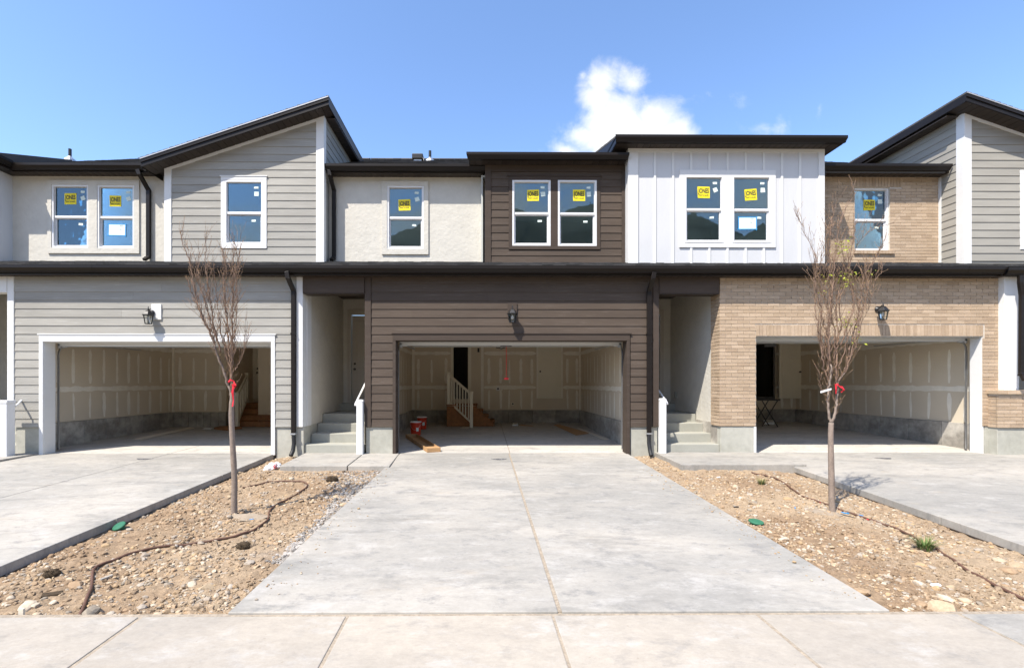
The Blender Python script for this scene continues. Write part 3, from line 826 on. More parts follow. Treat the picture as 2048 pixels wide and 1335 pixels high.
def panel_door(parent, x0, x1, y, z0, z1, mat, knob='r', rows=((.06, .44), (.50, .94)), cols=1, name='door', deadbolt=True):
    b = MB(); b.box(x0, x1, y, y + .045, z0, z1); W_, H_ = x1 - x0, z1 - z0
    for (a, c) in rows:
        for k in range(cols):
            pa = x0 + W_ * (.12 + k * (.76 + .06) / cols); pb = pa + W_ * (.76 - (cols - 1) * .06) / cols
            za, zb = z0 + H_ * a, z0 + H_ * c; t = .022
            b.box(pa, pb, y - .010, y + .01, za, za + t); b.box(pa, pb, y - .010, y + .01, zb - t, zb)
            b.box(pa, pa + t, y - .010, y + .01, za + t, zb - t); b.box(pb - t, pb, y - .010, y + .01, za + t, zb - t)
    o = b.build(name, mat, parent, bevel=.004)
    kx = x1 - .07 if knob == 'r' else x0 + .07
    b = MB(); b.lathe([(.03, 0), (.03, .008), (.012, .012), (.012, .035), (.028, .045), (.03, .06), (.018, .072)], (kx, y, z0 + .93), 14, ax='y'); b.build('handle', M['nickel'], o, smooth=True)
    if deadbolt:
        b = MB(); b.lathe([(.03, 0), (.03, .012), (.014, .016), (.012, .03)], (kx, y, z0 + 1.08), 14, ax='y'); b.build('deadbolt', M['nickel'], o, smooth=True)
    return o
def mud_stripes(parent, mp, u0, u1, studs, zmid, zlo, zhi, seed, name='joint_compound', wide=.07):
    # taped joints and screw lines on unpainted drywall
    r = random.Random(seed)
    def strip(pa, pb, w, d):
        b = MB()
        pa, pb = Vector((pa[0], pa[1])), Vector((pb[0], pb[1])); n = max(4, int((pb - pa).length / .12)); t = (pb - pa).normalized(); s = Vector((-t.y, t.x))
        A = []; B_ = []
        for i in range(n + 1):
            p = pa.lerp(pb, i / n); e = w * (.85 + r.uniform(-.2, .25)) * (.55 if i in (0, n) else 1); o = r.uniform(-.006, .006)
            A.append(p + s * (e + o)); B_.append(p - s * (e - o))
        q = A + B_[::-1]
        for i in range(n):
            c = [A[i], A[i + 1], B_[i + 1], B_[i]]
            b.add([mp(k.x, k.y, d) for k in c], [(0, 1, 2, 3)])
        b.build(name, M['mud'], parent, recalc=False)
    strip((u0, zmid), (u1, zmid), wide * .95, .003)
    strip((u0, zmid + 1.18), (u1, zmid + 1.18), wide * .95, .003)
    for i in range(studs):
        u = u0 + (u1 - u0) * (i + .55) / studs + r.uniform(-.05, .05)
        strip((u, zmid + .12 + r.uniform(0, .05)), (u, zmid + 1.02 - r.uniform(0, .1)), .042 * r.uniform(.75, 1.4), .004)
        strip((u + r.uniform(-.02, .02), zlo + .04), (u, zmid - .10), .042 * r.uniform(.75, 1.5), .004)
STEM = .605
def garage(h, xl, xr, yb, ceil=3.02, y0=10.56, backholes=(), right_concrete=True, xjoint=None, back_x=None):
    # drywall box on rough concrete stem walls; returns the three wall parts
    b = MB(); P = [(xl - .1, 10.43), (xr + .1, 10.43), (xr + .1, yb + 2.4), (xl - .1, yb + 2.4)]
    b.hexa([(p[0], p[1], gz(p[1]) - .2) for p in P], [(p[0], p[1], gz(p[1]) - .012) for p in P]); fl = b.build('garage_floor', M['joint_sand'], h)
    xj = xjoint if xjoint is not None else (xl + xr) / 2
    for a, c in ((xl - .05, xj - .008), (xj + .008, xr + .05)): slab(fl, lambda y: a, lambda y: c, 10.44, yb + 2.35, M['floor'], th=.08, bevel=.004)
    out = []
    b = MB(); b.box(xl - .12, xl, y0, yb + .1, STEM, ceil); lw = b.build('garage_side_wall', M['drywall'], h)
    b = MB(); b.box(xr, xr + .12, y0, yb + .1, STEM, ceil); rw = b.build('garage_side_wall', M['drywall'], h)
    bw = wall('garage_back_wall', h, M['drywall'], xl, xr, STEM, ceil, yb, yb + .12, backholes)
    b = MB(); b.box(xl - .12, xr + .12, y0 - .08, yb + 2.6, ceil, ceil + .12); b.build('garage_ceiling', M['drywall'], h)
    b = MB(); b.box(xl - .2, xl - .125, y0 - .1, yb + .14, -.15, STEM + .05); b.box(xr + .125, xr + .2, y0 - .1, yb + .14, -.15, STEM + .05)
    b.box(xl - .2, (back_x or (0, xr + .2))[1], yb + .105, yb + .14, -.15, STEM + .02); b.build('light_leak_backing', M['stem'], h)  # backing added behind the stem panels to block light through their gaps
    for side, xa in ((lw, xl), (rw, xr)):
        s = 1 if side is lw else -1
        n = 7; L_ = yb - y0
        for i in range(n):
            ya, ye = y0 + L_ * i / n + .007, y0 + L_ * (i + 1) / n - .007
            k = MB(); xx = xa + s * .045; k.hexa([(xa - s * .12, ya, -.1), (xx, ya, -.1), (xx, ye, -.1), (xa - s * .12, ye, -.1)], [(xa - s * .12, ya, STEM - .002), (xx, ya, STEM - .002), (xx, ye, STEM - .002), (xa - s * .12, ye, STEM - .002)])
            k.build('stem_wall_panel', M['stem'], side, bevel=.006)
    n = max(3, round((xr - xl) / .85)); bx0, bx1 = (back_x or (xl + .05, xr - .05))
    for i in range(n):
        a, c = bx0 + (bx1 - bx0) * i / n + .007, bx0 + (bx1 - bx0) * (i + 1) / n - .007
        k = MB(); k.box(a, c, yb - .045, yb + .1, -.1, STEM - .002); k.build('stem_wall_panel', M['stem'], bw, bevel=.006)
    return lw, rw, bw
def raised_door(h, xa, xb, zt, y=10.60):
    # sectional door rolled up along the ceiling, bottom edge just showing under the header
    b = MB(); b.box(xa + .02, xb - .02, y, y + .05, zt - .065, zt + .03); d = b.build('garage_door', M['door_panel'], h, bevel=.005)
    b = MB(); b.box(xa + .02, xb - .02, y + .006, y + .044, zt - .082, zt - .066); b.build('weather_seal', M['steel'], d)
    for i in range(4):
        b = MB(); ya = y + .08 + i * .53; b.box(xa + .02, xb - .02, ya, ya + .51, zt + .05, zt + .095); b.build('door_section', M['door_panel'], d, bevel=.005)
    for s, xx in ((1, xa), (-1, xb)):
        b = MB()
        pts = [(xx + s * -.01, y + .06, .05), (xx + s * -.01, y + .06, zt - .28)] + [(xx + s * -.01, y + .06 + .28 * (1 - math.cos(a)), zt - .28 + .28 * math.sin(a)) for a in (.3, .6, .9, 1.2, 1.57)] + [(xx + s * -.01, y + 2.6, zt + .02)]
        b.tube(pts, .02, 4); b.build('door_track', M['steel'], d)
        b = MB(); b.box(xx + s * .05 - .03, xx + s * .05 + .03, y + .0, y + .12, zt - .12, zt - .02); b.box(xx + s * .14 - .05, xx + s * .14 + .05, y + .03, y + .08, zt - .10, zt - .05)
        b.build('hinge_bracket', M['steel'], d, bevel=.004)
    return d
def foundation_block(h, x0, x1, y0, y1, z0=-.35, z1=.587):
    b = MB(); b.box(x0, x1, y0, y1, z0, z1); return b.build('foundation', M['foundation'], h, bevel=.008)

# ================================================================== THE ROW OF TOWNHOUSES
YF, YG, YB, YS, YW = 10.3, 11.3, 11.3, 11.68, 11.05     # garage front, grey gable, brown box, recessed walls, white box
SOF = 3.82
H_L = thing('townhouse', 'grey lap sided townhouse with white garage trim, left of the brown one', 'house', (-7.0, YF, 0))
H_M = thing('townhouse', 'townhouse with dark brown lap siding round its open garage, in the middle of the row', 'house', (.6, YF, 0))
H_R = thing('townhouse', 'townhouse with tan brick garage front and white board and batten upper storey', 'house', (8.2, YF, 0))
H_FR = thing('townhouse', 'grey gabled townhouse with white corner post, cut by the right edge of the photo', 'house', (13.0, YF, 0))
H_FL = thing('townhouse', 'sliver of a house with white post and beam at the left edge of the photo', 'house', (-12.0, YF, 0))

def skirt_roof(h, x0, x1):
    b = MB(); b.prism([(9.985, 4.0), (9.985, 3.99), (11.8, 4.50), (11.8, 4.525)], 'x', x0, x1); s = b.build('skirt_roof', M['shingle'], h)
    shingles(s, (x0, 9.965, 4.008), (x1 - x0, 0, 0), (0, 1.77, .513))
def main_roof(h, x0, x1):
    b = MB(); b.prism([(11.40, 6.70), (16.0, 9.03), (20.6, 6.70), (20.6, 6.60), (16, 8.9), (11.40, 6.60)], 'x', x0, x1); s = b.build('main_roof', M['shingle'], h)
    shingles(s, (x0, 11.36, 6.715), (x1 - x0, 0, 0), (0, 4.64, 2.325))
    b = MB(); n = int((x1 - x0) / .25)
    for i in range(n): b.prism([(15.86, 9.0), (16.0, 9.075), (16.14, 9.0), (16.14, 9.02), (16.0, 9.098), (15.86, 9.02)], 'x', x0 + (x1 - x0) * i / n, x0 + (x1 - x0) * (i + .97) / n)
    b.build('ridge_cap', M['shingle'], s)
def header_eave(h, x0, x1, ge=(0, 0)): eave(h, x0, x1, YF, SOF, .23, .185, ge=ge, gz_=3.853)

# ------------------------------------------------------------------ grey house
def grey_house():
    h = H_L
    o0, o1, oz = X(88), X(543), Z(683, YF, 315)
    xl, xr = X(30), X(594)
    ga = wall('garage_wall', h, M['grey_siding'], xl, xr + .12, .587, 3.86, YF + .003, 10.56, [(o0, o1, .587, oz)])
    siding(ga, M['grey_siding'], front(YF), xl, xr, .587, 3.83, [(o0 - .085, o1 + .085, -1, oz + .15), (X(305), X(324.5), Z(640), Z(609))],
           seams={14: X(207), 15: X(268), 16: X(324), 17: X(382), 13: X(244), 12: X(559)})
    trim_frame('garage_trim', h, M['white_trim'], o0, o1, -.02, oz, .085, YF, .03, 'lrt', .14)
    b = MB(); b.box(o0 - .11, o1 + .11, YF - .045, YF + .0, oz + .142, oz + .165); b.build('drip_cap', M['white_trim'], h, bevel=.004)
    b = MB(); b.box(o0 - .03, o0 + .006, YF - .0, 10.566, -.02, oz - .007); b.box(o1 - .006, o1 + .03, YF, 10.566, -.02, oz - .007); b.box(o0 - .03, o1 + .03, YF, 10.566, oz - .006, oz + .03); b.build('garage_jamb', M['white_trim'], h)
    b = MB(); b.box(X(594), X(606.5), YF - .03, 10.50, .587, 3.82); b.box(X(606.5) - .02, X(606.5) + .012, 10.505, 10.76, .587, 3.82); b.build('corner_board', M['white_trim'], h, bevel=.004)
    b = MB(); b.box(X(17), X(30), YF - .03, 10.5, .587, 3.82); b.build('corner_board', M['white_trim'], h, bevel=.004)
    b = MB(); b.box(X(305), X(324.5), YF - .04, YF + .005, Z(640), Z(609)); b.build('lamp_block', M['white_trim'], h, bevel=.004)
    foundation_block(h, xl + .01, o0 - .09, YF + .012, 10.56); foundation_block(h, o1 + .09, -3.905, YF + .012, 10.56)
    # entry side: stucco over foundation
    b = MB(); b.prism([(10.76, .6), (11.5, .6), (11.5, .80), (13.2, .80), (13.2, 3.85), (10.76, 3.85)], 'x', -4.06, -3.9); b.build('entry_side_wall', M['stucco'], h)
    foundation_block(h, -4.2, -3.912, 10.565, 13.2, -.3, .80)
    header_eave(h, -10.30, -3.9); skirt_roof(h, -10.75, -3.75)
    downspout(h, [(X(574, 10.0), 10.0, 3.86), (X(576, 10.0), 10.0, 3.74), (X(587, 10.24), 10.24, 3.52), (X(587, 10.24), 10.24, Z(868, 10.24))],
              [(X(587, 10.24), 10.24, Z(867, 10.24)), (X(588, 10.22), 10.22, Z(886, 10.22)), (X(586, 10.18), 10.18, Z(900, 10.18)), (X(581, 10.1), 10.1, Z(912, 10.1))])
    # upper storey: stucco with a pair of windows
    wa, wb = rect(105, 370, 178.5, 496, YS), rect(196, 371, 270, 497, YS)
    x0 = X(25, YS); zs = Z(352.5, YS, 150)
    up = wall('upper_stucco_wall', h, M['stucco'], x0, X(330, YG) + .1, 4.2, zs + .1, YS, YS + .16, [wa, wb])
    sr = rect(97, 361, 280, 507, YS)
    wall('stucco_surround', up, M['stucco'], *sr, YS - .035, YS - .0, [wa, wb])
    window(h, *wa, YS, (.46, .60, .02), recess=-.005); window(h, *wb, YS, (.44, .54, 0), (.47, .62, '402', '36'), recess=-.005, low_label=False)
    room(h, wa[0] - .6, wb[1] + .9, 4.0, 6.5, YS + .165)
    eave(h, X(2, 11.3), X(330, YG) - .02, YS, zs, .26, .2, gx=(X(2, 11.3), X(283, 11.3)))
    downspout(h, [(X(276, 11.37), 11.37, zs + .02), (X(279, 11.37), 11.37, zs - .08), (X(297, 11.62), 11.62, zs - .36), (X(297, 11.62), 11.62, Z(515, 11.62)), (X(289, 11.52), 11.52, Z(520, 11.52))])
    # shed-roofed gable
    gw = rect(450, 361, 527, 490, YG); A, B = .335, 9.155
    gx0, gx1 = X(330, YG), X(648, YG)
    gp = MB(); zl = A * gx0 + B; zr = A * gx1 + B
    g = wall('gable_wall', h, M['grey_siding'], gx0, gx1, 4.2, 6.5, YG + .003, YG + .15, [gw])
    b = MB(); b.prism([(gx0, 6.5), (gx1, 6.5), (gx1, zr), (gx0, zl)], 'y', YG + .003, YG + .15); b.build('gable_peak_wall', M['grey_siding'], h)
    tf = rect(443, 355, 535, 499, YG)
    siding(g, M['grey_siding'], front(YG), X(344, YG), X(633, YG), 4.40, 8.0, [tf], (A, B - .10))
    trim_frame('window_trim', h, M['white_trim'], gw[0], gw[1], gw[2], gw[3], .085, YG, .028)
    b = MB(); b.box(gw[0] - .105, gw[1] + .105, YG - .042, YG, gw[3] + .086, gw[3] + .106); b.build('drip_cap', M['white_trim'], h)
    window(h, *gw, YG, None, recess=-.01); room(h, gw[0] - 1.2, gw[1] + 1.2, 4.0, 6.5, YG + .155)
    for a, c in ((330, 344), (633, 648)):
        cb = MB(); xa, xc = X(a, YG), X(c, YG); cb.prism([(xa, 4.3), (xc, 4.3), (xc, A * xc + B), (xa, A * xa + B)], 'y', YG - .03, YG + .002)
        if a > 400: cb.box(gx1, gx1 + .012, YG - .03, YG + .13, 4.3, 7.86)
        cb.build('corner_board', M['white_trim'], h, bevel=.003)
    b = MB(); xa, xc = X(344, YG), X(633, YG); b.prism([(xa, A * xa + B - .10), (xc, A * xc + B - .10), (xc, A * xc + B), (xa, A * xa + B)], 'y', YG - .028, YG + .002); b.build('rake_trim', M['white_trim'], h)
    shed_roof(h, -7.87, -3.57, A, 9.326, gx0, gx1, YG, 10.95)
    b = MB(); b.box(gx1 - .15, gx1, YG + .14, 14.2, 4.3, 7.9); sw = b.build('gable_side_wall', M['grey_siding'], h)
    siding(sw, M['grey_siding'], facing_right(gx1), YG + .14, 14.1, 6.4, 7.9)
    main_roof(h, -11.5, -3.82)
    vent_pipe((X(140, 15.3), 15.3, 8.66), .36)
def shed_roof(h, xlo, xhi, A, T, wx0, wx1, yw, yf, yend=14.3):
    # mono-pitch roof between xlo..xhi (xhi may lie left: A < 0); T so that top z = A x + T
    zt = lambda x: A * x + T
    xa, xb = min(xlo, xhi), max(xlo, xhi)
    s = roof_slab('shed_roof', h, [(xa, yf - .02, zt(xa)), (xb, yf - .02, zt(xb)), (xb, yend, zt(xb)), (xa, yend, zt(xa))], .035, M['shingle'])
    sgn = 1 if xhi > xlo else -1
    b = MB(); b.prism([(xa, zt(xa) - .205), (xb, zt(xb) - .205), (xb, zt(xb) - .037), (xa, zt(xa) - .037)], 'y', yf, yf + .02)
    b.prism([(xa, zt(xa) - .105), (xb, zt(xb) - .105), (xb, zt(xb) - .037), (xa, zt(xa) - .037)], 'y', yf - .022, yf - .001)
    b.prism([(xa, zt(xa) - .205), (xb, zt(xb) - .205), (xb, zt(xb) - .180), (xa, zt(xa) - .180)], 'y', yf - .008, yf - .001)
    b.build('rake_fascia', M['bronze'], h)
    b = MB(); b.prism([(xa, zt(xa) - .036), (xb, zt(xb) - .036), (xb, zt(xb) - .012), (xa, zt(xa) - .012)], 'y', yf - .034, yf - .021); b.build('drip_edge', M['drip_edge'], h)
    for xe in (xlo, xhi):
        b = MB(); i = xe - .0 if xe == xa else xe - .02
        b.box(i, i + .02, yf + .021, yend, zt(xe) - .215, zt(xe) - .037); b.build('side_fascia', M['bronze'], h)
    dx = .15; L_ = (xb - xa) - .04; n = int(L_ / dx); dx = L_ / n
    b = MB(); b.prism([(xa + .02, zt(xa + .02) - .19), (xb - .02, zt(xb - .02) - .19), (xb - .02, zt(xb - .02) - .175), (xa + .02, zt(xa + .02) - .175)], 'y', yf + .02, yw + .1); so = b.build('soffit', M['soffit'], h)
    e = .008; b = MB(); u0, u1 = -dx / 2 + e, dx / 2 - e
    b.hexa([(u0, 0, A * u0 - .015), (u1, 0, A * u1 - .015), (u1, yw - yf - .02, A * u1 - .015), (u0, yw - yf - .02, A * u0 - .015)], [(-dx / 2, 0, -A * dx / 2), (dx / 2, 0, A * dx / 2), (dx / 2, yw - yf - .02, A * dx / 2), (-dx / 2, yw - yf - .02, -A * dx / 2)])
    me = b.mesh('soffit_board', M['soffit'])
    for i in range(n):
        x = xa + .02 + dx * (i + .5); inst('soffit_board', me, so, (x, yf + .02, zt(x) - .191))
    # underside of the high edge, boards crossing it
    wx = wx1 if sgn > 0 else wx0; c0, c1 = min(wx, xhi), max(wx, xhi); z = min(zt(c0), zt(c1)) - .2
    b = MB(); b.box(c0, c1, yw + .1, yend, z + .012, z + .02); so2 = b.build('soffit', M['soffit'], h)
    b = MB(); w = .15; b.hexa([(c0 - (c0 + c1) / 2, .008, 0), (c1 - (c0 + c1) / 2, .008, 0), (c1 - (c0 + c1) / 2, w - .008, 0), (c0 - (c0 + c1) / 2, w - .008, 0)],
                              [(c0 - (c0 + c1) / 2, 0, .01), (c1 - (c0 + c1) / 2, 0, .01), (c1 - (c0 + c1) / 2, w, .01), (c0 - (c0 + c1) / 2, w, .01)]); me = b.mesh('soffit_board', M['soffit'])
    y = yw + .1
    while y < yend - w: inst('soffit_board', me, so2, ((c0 + c1) / 2, y, z)); y += w
    shingles(s, (xlo, yend if sgn > 0 else yf - .02, zt(xlo) + .002), (0, (yf - .02 - yend) * sgn, 0), (xhi - xlo, 0, zt(xhi) - zt(xlo)))
def vent_pipe(p, hgt, h=None):
    t = thing('vent_pipe', 'thin black plumbing vent on the shingle roof ' + ('above the paired stucco windows' if p[0] < -5 else 'left of the brown upper box'), 'vent pipe', p, 'roof vents')
    b = MB(); b.tube([p, (p[0], p[1], p[2] + hgt)], .045, 12); b.build('pipe', M['black'], t, smooth=False)
    b = MB(); b.lathe([(.17, -.06), (.15, .02), (.07, .09), (.05, .12)], p, 14); b.build('flashing', M['steel'], t)
grey_house()

# ------------------------------------------------------------------ brown house
def entry_steps(h, x0, x1, yb):
    b = MB(); b.box(x0, x1, 11.52, yb, -.15, .79); s = b.build('entry_steps', M['step_conc'], h, bevel=.012)
    for i, (ya, yc) in enumerate(((10.36, 10.74), (10.74, 11.14), (11.14, 11.52))):
        b = MB(); b.box(x0, x1, ya, yc, -.15, .198 * (i + 1) - .0); b.build('step', M['step_conc'], s, bevel=.012)
    b = MB(); b.box(x0, x1, yb - .32, yb, .791, .985); b.build('door_step', M['step_conc'], s, bevel=.008)
def entry_back(h, x0, x1, yb, dx0, dx1, knob):
    w = wall('entry_back_wall', h, M['stucco'], x0, x1, .78, 3.87, yb, yb + .12, [(dx0, dx1, .98, 3.43)])
    trim_frame('door_trim', w, M['entry_door'], dx0 + .0, dx1 - .0, .98, 3.43, .10, yb, .03, 'lrt', .14)
    panel_door(h, dx0 + .02, dx1 - .02, yb + .03, .99, 3.41, M['entry_door'], knob, ((.06, .40), (.46, .94)), name='entry_door')
    b = MB(); b.box(x0, x1, 10.33, yb, 3.862, 3.9); c = b.build('entry_ceiling', M['soffit'], h)
    b = MB(); w_ = x1 - x0; b.hexa([(0, .008, 0), (w_, .008, 0), (w_, .132, 0), (0, .132, 0)], [(0, 0, .01), (w_, 0, .01), (w_, .14, .01), (0, .14, .01)]); me = b.mesh('soffit_board', M['soffit'])
    y = 10.33
    while y < yb - .14: inst('soffit_board', me, c, (x0, y, 3.85)); y += .14
def brown_house():
    h = H_M
    o0, o1, oz = X(792), X(1253), Z(681)
    xl, xr = X(730), X(1317)
    ga = wall('garage_wall', h, M['brown_siding'], xl, xr, .587, 3.86, YF + .003, 10.56, [(o0, o1, .587, oz)])
    blk = (X(1015), X(1034), Z(636), Z(606))
    siding(ga, M['brown_siding'], front(YF), X(743), X(1305), .587, 3.83, [(o0 - .065, o1 + .085, -1, oz + .15), blk],
           seams={14: X(918), 15: X(976), 16: X(1034), 17: X(1092), 12: X(1015), 13: X(826)})
    trim_frame('garage_trim', h, M['brown_trim'], o0, o1, -.02, oz, .068, YF, .032, 'lrt', .14)
    b = MB(); b.box(o0 - .09, o1 + .10, YF - .05, YF, oz + .142, oz + .168); b.build('drip_cap', M['brown_trim'], h, bevel=.004)
    b = MB(); b.box(o0 - .03, o0 + .006, YF, 10.566, -.02, oz - .007); b.box(o1 - .006, o1 + .03, YF, 10.566, -.02, oz - .007); b.box(o0 - .03, o1 + .03, YF, 10.566, oz - .006, oz + .03); b.build('garage_jamb', M['brown_trim'], h)
    for a, c in ((730, 742.5), (1305.5, 1317)):
        b = MB(); b.box(X(a), X(c), YF - .032, YF + .16, .587, 3.82); b.build('corner_board', M['brown_trim'], h, bevel=.004)
    b = MB(); b.box(*blk[:2], YF - .04, YF + .005, *blk[2:]); b.build('lamp_block', M['brown_trim'], h, bevel=.004)
    foundation_block(h, xl + .02, o0 - .07, YF + .012, 10.56); foundation_block(h, o1 + .09, xr - .02, YF + .012, 10.56)
    for a, c, d in ((-3.9, xl, 0), (xr, 5.10, 1)):
        b = MB(); b.box(a + .003, c - .003, YF - .06 + .01 * d, YF + .25, 3.48, 3.82); b.build('entry_beam', M['brown_trim'], h, bevel=.004)
        b = MB(); b.box(a + .003, c - .003, YF - .05, YF + .27, 3.462, 3.479); b.build('beam_soffit', M['soffit'], h)
    header_eave(h, -3.9, 5.1); skirt_roof(h, -3.75, 3.33)
    downspout(h, [(X(1308, 10.0), 10.0, 3.86), (X(1306, 10.0), 10.0, 3.74), (X(1298, 10.24), 10.24, 3.52), (X(1298, 10.24), 10.24, Z(868, 10.24))],
              [(X(1298, 10.24), 10.24, Z(867, 10.24)), (X(1298, 10.22), 10.22, Z(886, 10.22)), (X(1300, 10.18), 10.18, Z(900, 10.18)), (X(1303, 10.1), 10.1, Z(913, 10.1))])
    # left entry
    entry_steps(h, -3.9, -2.6, 13.2); entry_back(h, -3.9, -2.5, 13.2, -3.68, -2.74, 'l')
    b = MB(); b.box(-2.6, -2.52, 10.57, 13.2, -.1, 3.86); b.build('entry_side_wall', M['stucco'], h)
    # upper stucco
    w = rect(774.5, 372, 848, 498, YS); zs = Z(355, YS)
    x0, x1 = X(648, YG), X(970, YB)
    up = wall('upper_stucco_wall', h, M['stucco'], x0, x1 + .1, 4.2, zs + .1, YS, YS + .16, [w])
    wall('stucco_surround', up, M['stucco'], *rect(764, 363, 857, 509, YS), YS - .035, YS, [w])
    window(h, *w, YS, (.46, .42, .03), recess=-.005); room(h, w[0] - 1, w[1] + 1, 4.0, 6.5, YS + .165)
    eave(h, x0 + .02, x1 - .02, YS, zs, .26, .2, gx=(x0 - .0, x1 - .0))
    downspout(h, [(X(657, 11.37), 11.37, zs + .02), (X(660, 11.37), 11.37, zs - .08), (X(668, 11.62), 11.62, zs - .36), (X(668, 11.62), 11.62, Z(515, 11.62)), (X(663, 11.5), 11.5, Z(520, 11.5))])
    # brown box
    wa, wb = rect(1024.5, 361, 1101, 492, YB), rect(1115.5, 361, 1193, 493, YB); zs = Z(330.5, YB)
    x0, x1 = X(970, YB), X(1258, YB)
    bw = wall('upper_brown_wall', h, M['brown_siding'], x0, x1, 4.2, zs + .08, YB + .003, YB + .15, [wa, wb])
    tf = (wa[0] - .085, wb[1] + .085, wa[2] - .10, wa[3] + .09)
    siding(bw, M['brown_siding'], front(YB), X(982, YB), X(1243, YB), 4.38, zs - .16, [tf])
    trim_frame('window_trim', h, M['brown_trim'], wa[0], wb[1], wa[2], wa[3], .085, YB, .03)
    b = MB(); b.box(wa[1], wb[0], YB - .028, YB + .003, wa[2], wa[3]); b.box(wa[0] - .12, wb[1] + .12, YB - .05, YB, wa[3] + .087, wa[3] + .11); b.build('window_mullion', M['brown_trim'], h, bevel=.004)
    for a, c in ((970, 982), (1243, 1258)):
        b = MB(); b.box(X(a, YB), X(c, YB), YB - .032, YB + .002, 4.3, zs); b.build('corner_board', M['brown_trim'], h, bevel=.004)
    b = MB(); b.box(X(982, YB), X(1243, YB), YB - .03, YB + .002, zs - .16, zs); b.build('frieze_board', M['brown_trim'], h)
    window(h, *wa, YB, (.55, .58, .02), recess=-.012); window(h, *wb, YB, (.56, .58, 0), recess=-.012); room(h, wa[0] - .7, wb[1] + .5, 4.0, 6.5, YB + .155)
    e0, e1 = X(938, 10.97), X(1254, 10.97)
    eave(h, e0, e1, YB, zs, .26, .17, gx=(e0, e1), ge=(.5, .35), gz_=zs - .005)
    b = MB(); b.box(e0, e0 + .02, YB - .24, 12.7, zs - .005, zs + .17); b.box(e0 + .02, x0, YB + .05, 12.6, zs, zs + .02); b.build('side_fascia', M['bronze'], h)
    s = roof_slab('box_roof', h, [(e0, YB - .285, zs + .155), (e1, YB - .285, zs + .155), (e1, 12.9, zs + .155 + .3 * 1.885), (e0, 12.9, zs + .155 + .3 * 1.885)], .03, M['shingle'])
    shingles(s, (e0, YB - .285, zs + .16), (e1 - e0, 0, 0), (0, 1.88, .564))
    main_roof(h, -3.80, 3.36)
    vent_pipe((X(860, 15.3), 15.3, 8.66), .34)
    t = thing('roof_vent', 'low square black vent cap on the shingle roof beside the thin pipe', 'roof vent', (X(836, 14.9), 14.9, 8.46), 'roof vents')
    b = MB(); x = X(836, 14.9); b.box(x - .17, x + .17, 14.75, 15.05, 8.50, 8.66); b.build('cap', M['black'], t, bevel=.02)
    b = MB(); b.box(x - .12, x + .12, 14.8, 15.0, 8.40, 8.50); b.build('throat', M['steel'], t)
brown_house()

# ------------------------------------------------------------------ brick house
brick_me = MB().box(0, 1, 0, 1, 0, 1).mesh('brick', M['brick'])
PIT, BL, JT = .0768, .262, .0095
def bricks(x0, x1, z0, z1, holes=(), bond=.5):
    out = []; r = 0; z = z0
    while z < z1 - .03:
        za, zb = z, min(z + PIT, z1) - JT; x = x0 - (BL * bond if r % 2 else 0)
        while x < x1:
            a, c = max(x, x0), min(x + BL - JT, x1); segs = [(a, c)]
            for hh in holes:
                if hh[3] <= za + .01 or hh[2] >= zb - .01: continue
                new = []
                for p, q in segs:
                    if hh[1] <= p or hh[0] >= q: new.append((p, q)); continue
                    if hh[0] - p > .02: new.append((p, hh[0] - .001))
                    if q - hh[1] > .02: new.append((hh[1] + .001, q))
                segs = new
            for p, q in segs:
                if q - p > .015: out.append((p, q, za, zb))
            x += BL
        z += PIT; r += 1
    return out
